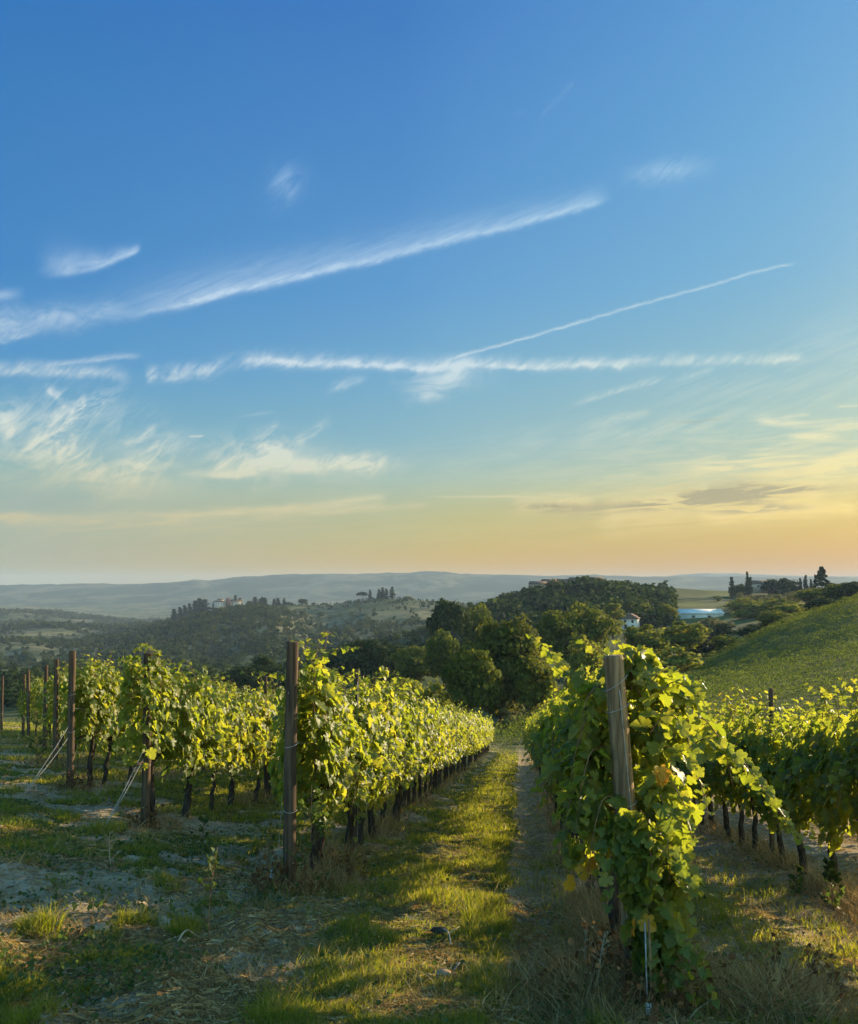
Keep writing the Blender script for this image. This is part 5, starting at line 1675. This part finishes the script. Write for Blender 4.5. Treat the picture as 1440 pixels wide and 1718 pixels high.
def weed(X, Ybase, d, h, label, leafy, mat='weed', nl=34, side=3):
    """a tall single weed: stem with side stalks and small leaves"""
    x = (X - 720) / 1440 * d
    r = empty('tall_weed', (x, d, hz(x, d)), label, 'weed')
    g = Geo()
    top = np.array([rng.normal(0, .05), rng.normal(0, .05), h])
    main = curve((0, 0, -.03), (rng.normal(0, .03), 0, h * .5), top, 12)
    g.tube(main, np.linspace(.006, .002, 12), 6)
    P, T = [], []
    for k in range(side * 4):
        t = rng.uniform(.12, .95)
        q = np.array([np.interp(t, np.linspace(0, 1, 12), main[:, i]) for i in range(3)])
        a = rng.uniform(0, 6.28)
        ln = (1 - t * .7) * h * .22
        e = q + np.array([math.cos(a) * ln, math.sin(a) * ln, ln * .9])
        c = curve(q, (q + e) / 2 + np.array([0, 0, -.01]), e, 6)
        g.tube(c, np.linspace(.003, .001, 6), 4)
        for s in np.linspace(.3, 1, max(1, nl // 10)):
            P.append(q + (e - q) * s)
            T.append(e - q)
    g.build('stem', M['dead_stick'] if not leafy else M['cane'], r)
    P, T = np.array(P), np.array(T)
    V, F = leaves(P, rvec(len(P)) + np.array([0, 0, .8]), T / np.linalg.norm(T, axis=1)[:, None] + rvec(len(P), .5), rng.uniform(.02, .05, len(P)) * (1 if leafy else .5), 2)
    mesh('leaves', V, [F], M[mat], r)
weed(350, 1620, 5.9, .62, 'tall dark weed standing alone in the left foreground', True, nl=40)
weed(187, 1470, 8.0, .36, 'pale dry stalk on the bare ground left of the dark post', False, 'dry_grass')
weed(517, 1480, 7.45, .95, 'tall leafy weed growing right against the dark post', True, nl=60, side=5)
weed(447, 1440, 7.9, .75, 'thin dark weed left of the dark post', True, nl=24, side=2)
weed(340, 1420, 9.3, .45, 'short dark weed in front of the second row end post', True, nl=30)
weed(60, 1290, 16.5, 1.1, 'bushy weed between the left end posts', True, nl=70, side=8)
weed(1005, 1640, 5.0, .4, 'dry branching stalks left of the big post', False, 'dry_grass', 30, 5)
weed(975, 1610, 5.2, .42, 'thin dry weed at the edge of the right wheel track', False, 'dry_grass', 20, 4)
weed(1400, 1540, 8.0, .5, 'dark leafy weed under the vines at the right edge', True, nl=60, side=6)
weed(1330, 1500, 8.6, .35, 'small weed among the trunks at the right edge', True, nl=40, side=4)
def stick(pts, rad, label, mat='dead_stick', fork=None):
    P = np.array([((X - 720) / 1440 * d, d, 0) for X, d in pts])
    P = np.stack([np.interp(np.linspace(0, 1, 9), np.linspace(0, 1, len(P)), P[:, k]) for k in range(3)], 1)
    z = height(P[:, 0], P[:, 1]) + rad + .03 + .03 * np.sin(np.linspace(0, 3.1, 9)) * rng.uniform(.2, 1)
    P[:, 2] = z
    g = Geo().tube(P - P[0], np.linspace(rad, rad * .5, 9), 6, jit=.2)
    if fork:
        m_ = P[5] - P[0]
        g.tube([m_, m_ + np.array([fork[0] * .5, fork[1] * .5, .02]), m_ + np.array([fork[0], fork[1], .03])], [rad * .6, rad * .5, rad * .3], 5)
    o = g.build('stick', M[mat], None, True, loc=P[0])
    tag(o, label, 'stick')
stick([(640, 8.35), (670, 8.6), (703, 9.0)], .008, 'dark bent stick lying across the grass near the left row', 'cane')
stick([(745, 6.35), (752, 6.2), (757, 6.0)], .008, 'short pale forked stick in the middle of the grass', fork=(.08, .06))
stick([(762, 5.45), (780, 5.55)], .007, 'pale stick end at the lower middle of the grass')
stick([(905, 5.9), (940, 5.55), (960, 5.35)], .006, 'long pale stick leaning by the right wheel track')
stick([(298, 5.75), (333, 6.0)], .006, 'thin pale twig beside the tall dark weed')
stick([(105, 4.6), (118, 4.75)], .007, 'small pale twig at the lower left corner')
stick([(1275, 7.3), (1300, 7.0), (1325, 6.75)], .007, 'dark curved twig on the bare track at right', 'cane')
def clod(X, d, s, label, mat):
    x = (X - 720) / 1440 * d
    bm_t, bm_p = np.linspace(0, math.pi, 9), np.linspace(0, 2 * math.pi, 14, endpoint=False)
    tt, pp = np.meshgrid(bm_t, bm_p, indexing='ij')
    D = np.stack([np.sin(tt) * np.cos(pp), np.sin(tt) * np.sin(pp), np.cos(tt)], -1).reshape(-1, 3)
    rr = .75 + .5 * fbm(D[:, 0] * 2.2 + D[:, 2] * 1.7 + X, D[:, 1] * 2.2 - D[:, 2] + d, 4, 99)
    V = D * rr[:, None] * np.array([s, s * .8, s * .55])
    i, j = np.meshgrid(np.arange(8), np.arange(14), indexing='ij')
    a = i * 14 + j
    c = i * 14 + (j + 1) % 14
    o = mesh('earth_clod', V, [np.stack([a, a + 14, c + 14, c], -1).reshape(-1, 4)], M[mat], smooth=True, loc=(x, d, hz(x, d) + s * .2))
    tag(o, label, 'clod')
clod(172, 6.15, .075, 'pale brown clod on the dark ground at lower left', 'dry_clod')
clod(310, 8.05, .06, 'brown clod in the sunlit patch left of the dark post', 'dry_clod')
clod(742, 5.35, .06, 'reddish brown clod among grass at the lower middle', 'dry_clod')
clod(738, 6.4, .07, 'grey clump in the middle of the grass path', 'bark')
clod(1300, 5.2, .11, 'brown clod in the dry tussock at lower right', 'dry_clod')

# ------------------------------------------------------------------ haze: one closed box of even air round everything, below the sky
zmin = float(GZ[:k2 + 40].min())
bpy.context.view_layer.update()
top_ = 2.0 + max(max((o_.matrix_world @ Vector(c_)).z for c_ in o_.bound_box) for o_ in C.objects if o_.type == 'MESH')
print('haze top', top_)
hb = Geo().box((0, 0, 0), (14200, 14200, 1)).build('haze', None)
me = hb.data
lo_z = float(GZ.min()) - 1.0
co = np.array([v.co for v in me.vertices])
co[:, 2] = np.where(co[:, 2] < 0, lo_z, top_)
me.vertices.foreach_set('co', co.astype(np.float32).ravel())
me.update()
m = bpy.data.materials.new('evening_haze')
m.use_nodes = True
b = NB(m.node_tree)
pv = b.n('ShaderNodeVolumePrincipled')
pv.inputs['Color'].default_value = (*HAZE_COL, 1)
pv.inputs['Density'].default_value = HAZE_D
pv.inputs['Anisotropy'].default_value = 0.05
o = b.n('ShaderNodeOutputMaterial')
b.t.links.new(pv.outputs[0], o.inputs[1])
me.materials.append(m)
hb['kind'] = 'stuff'
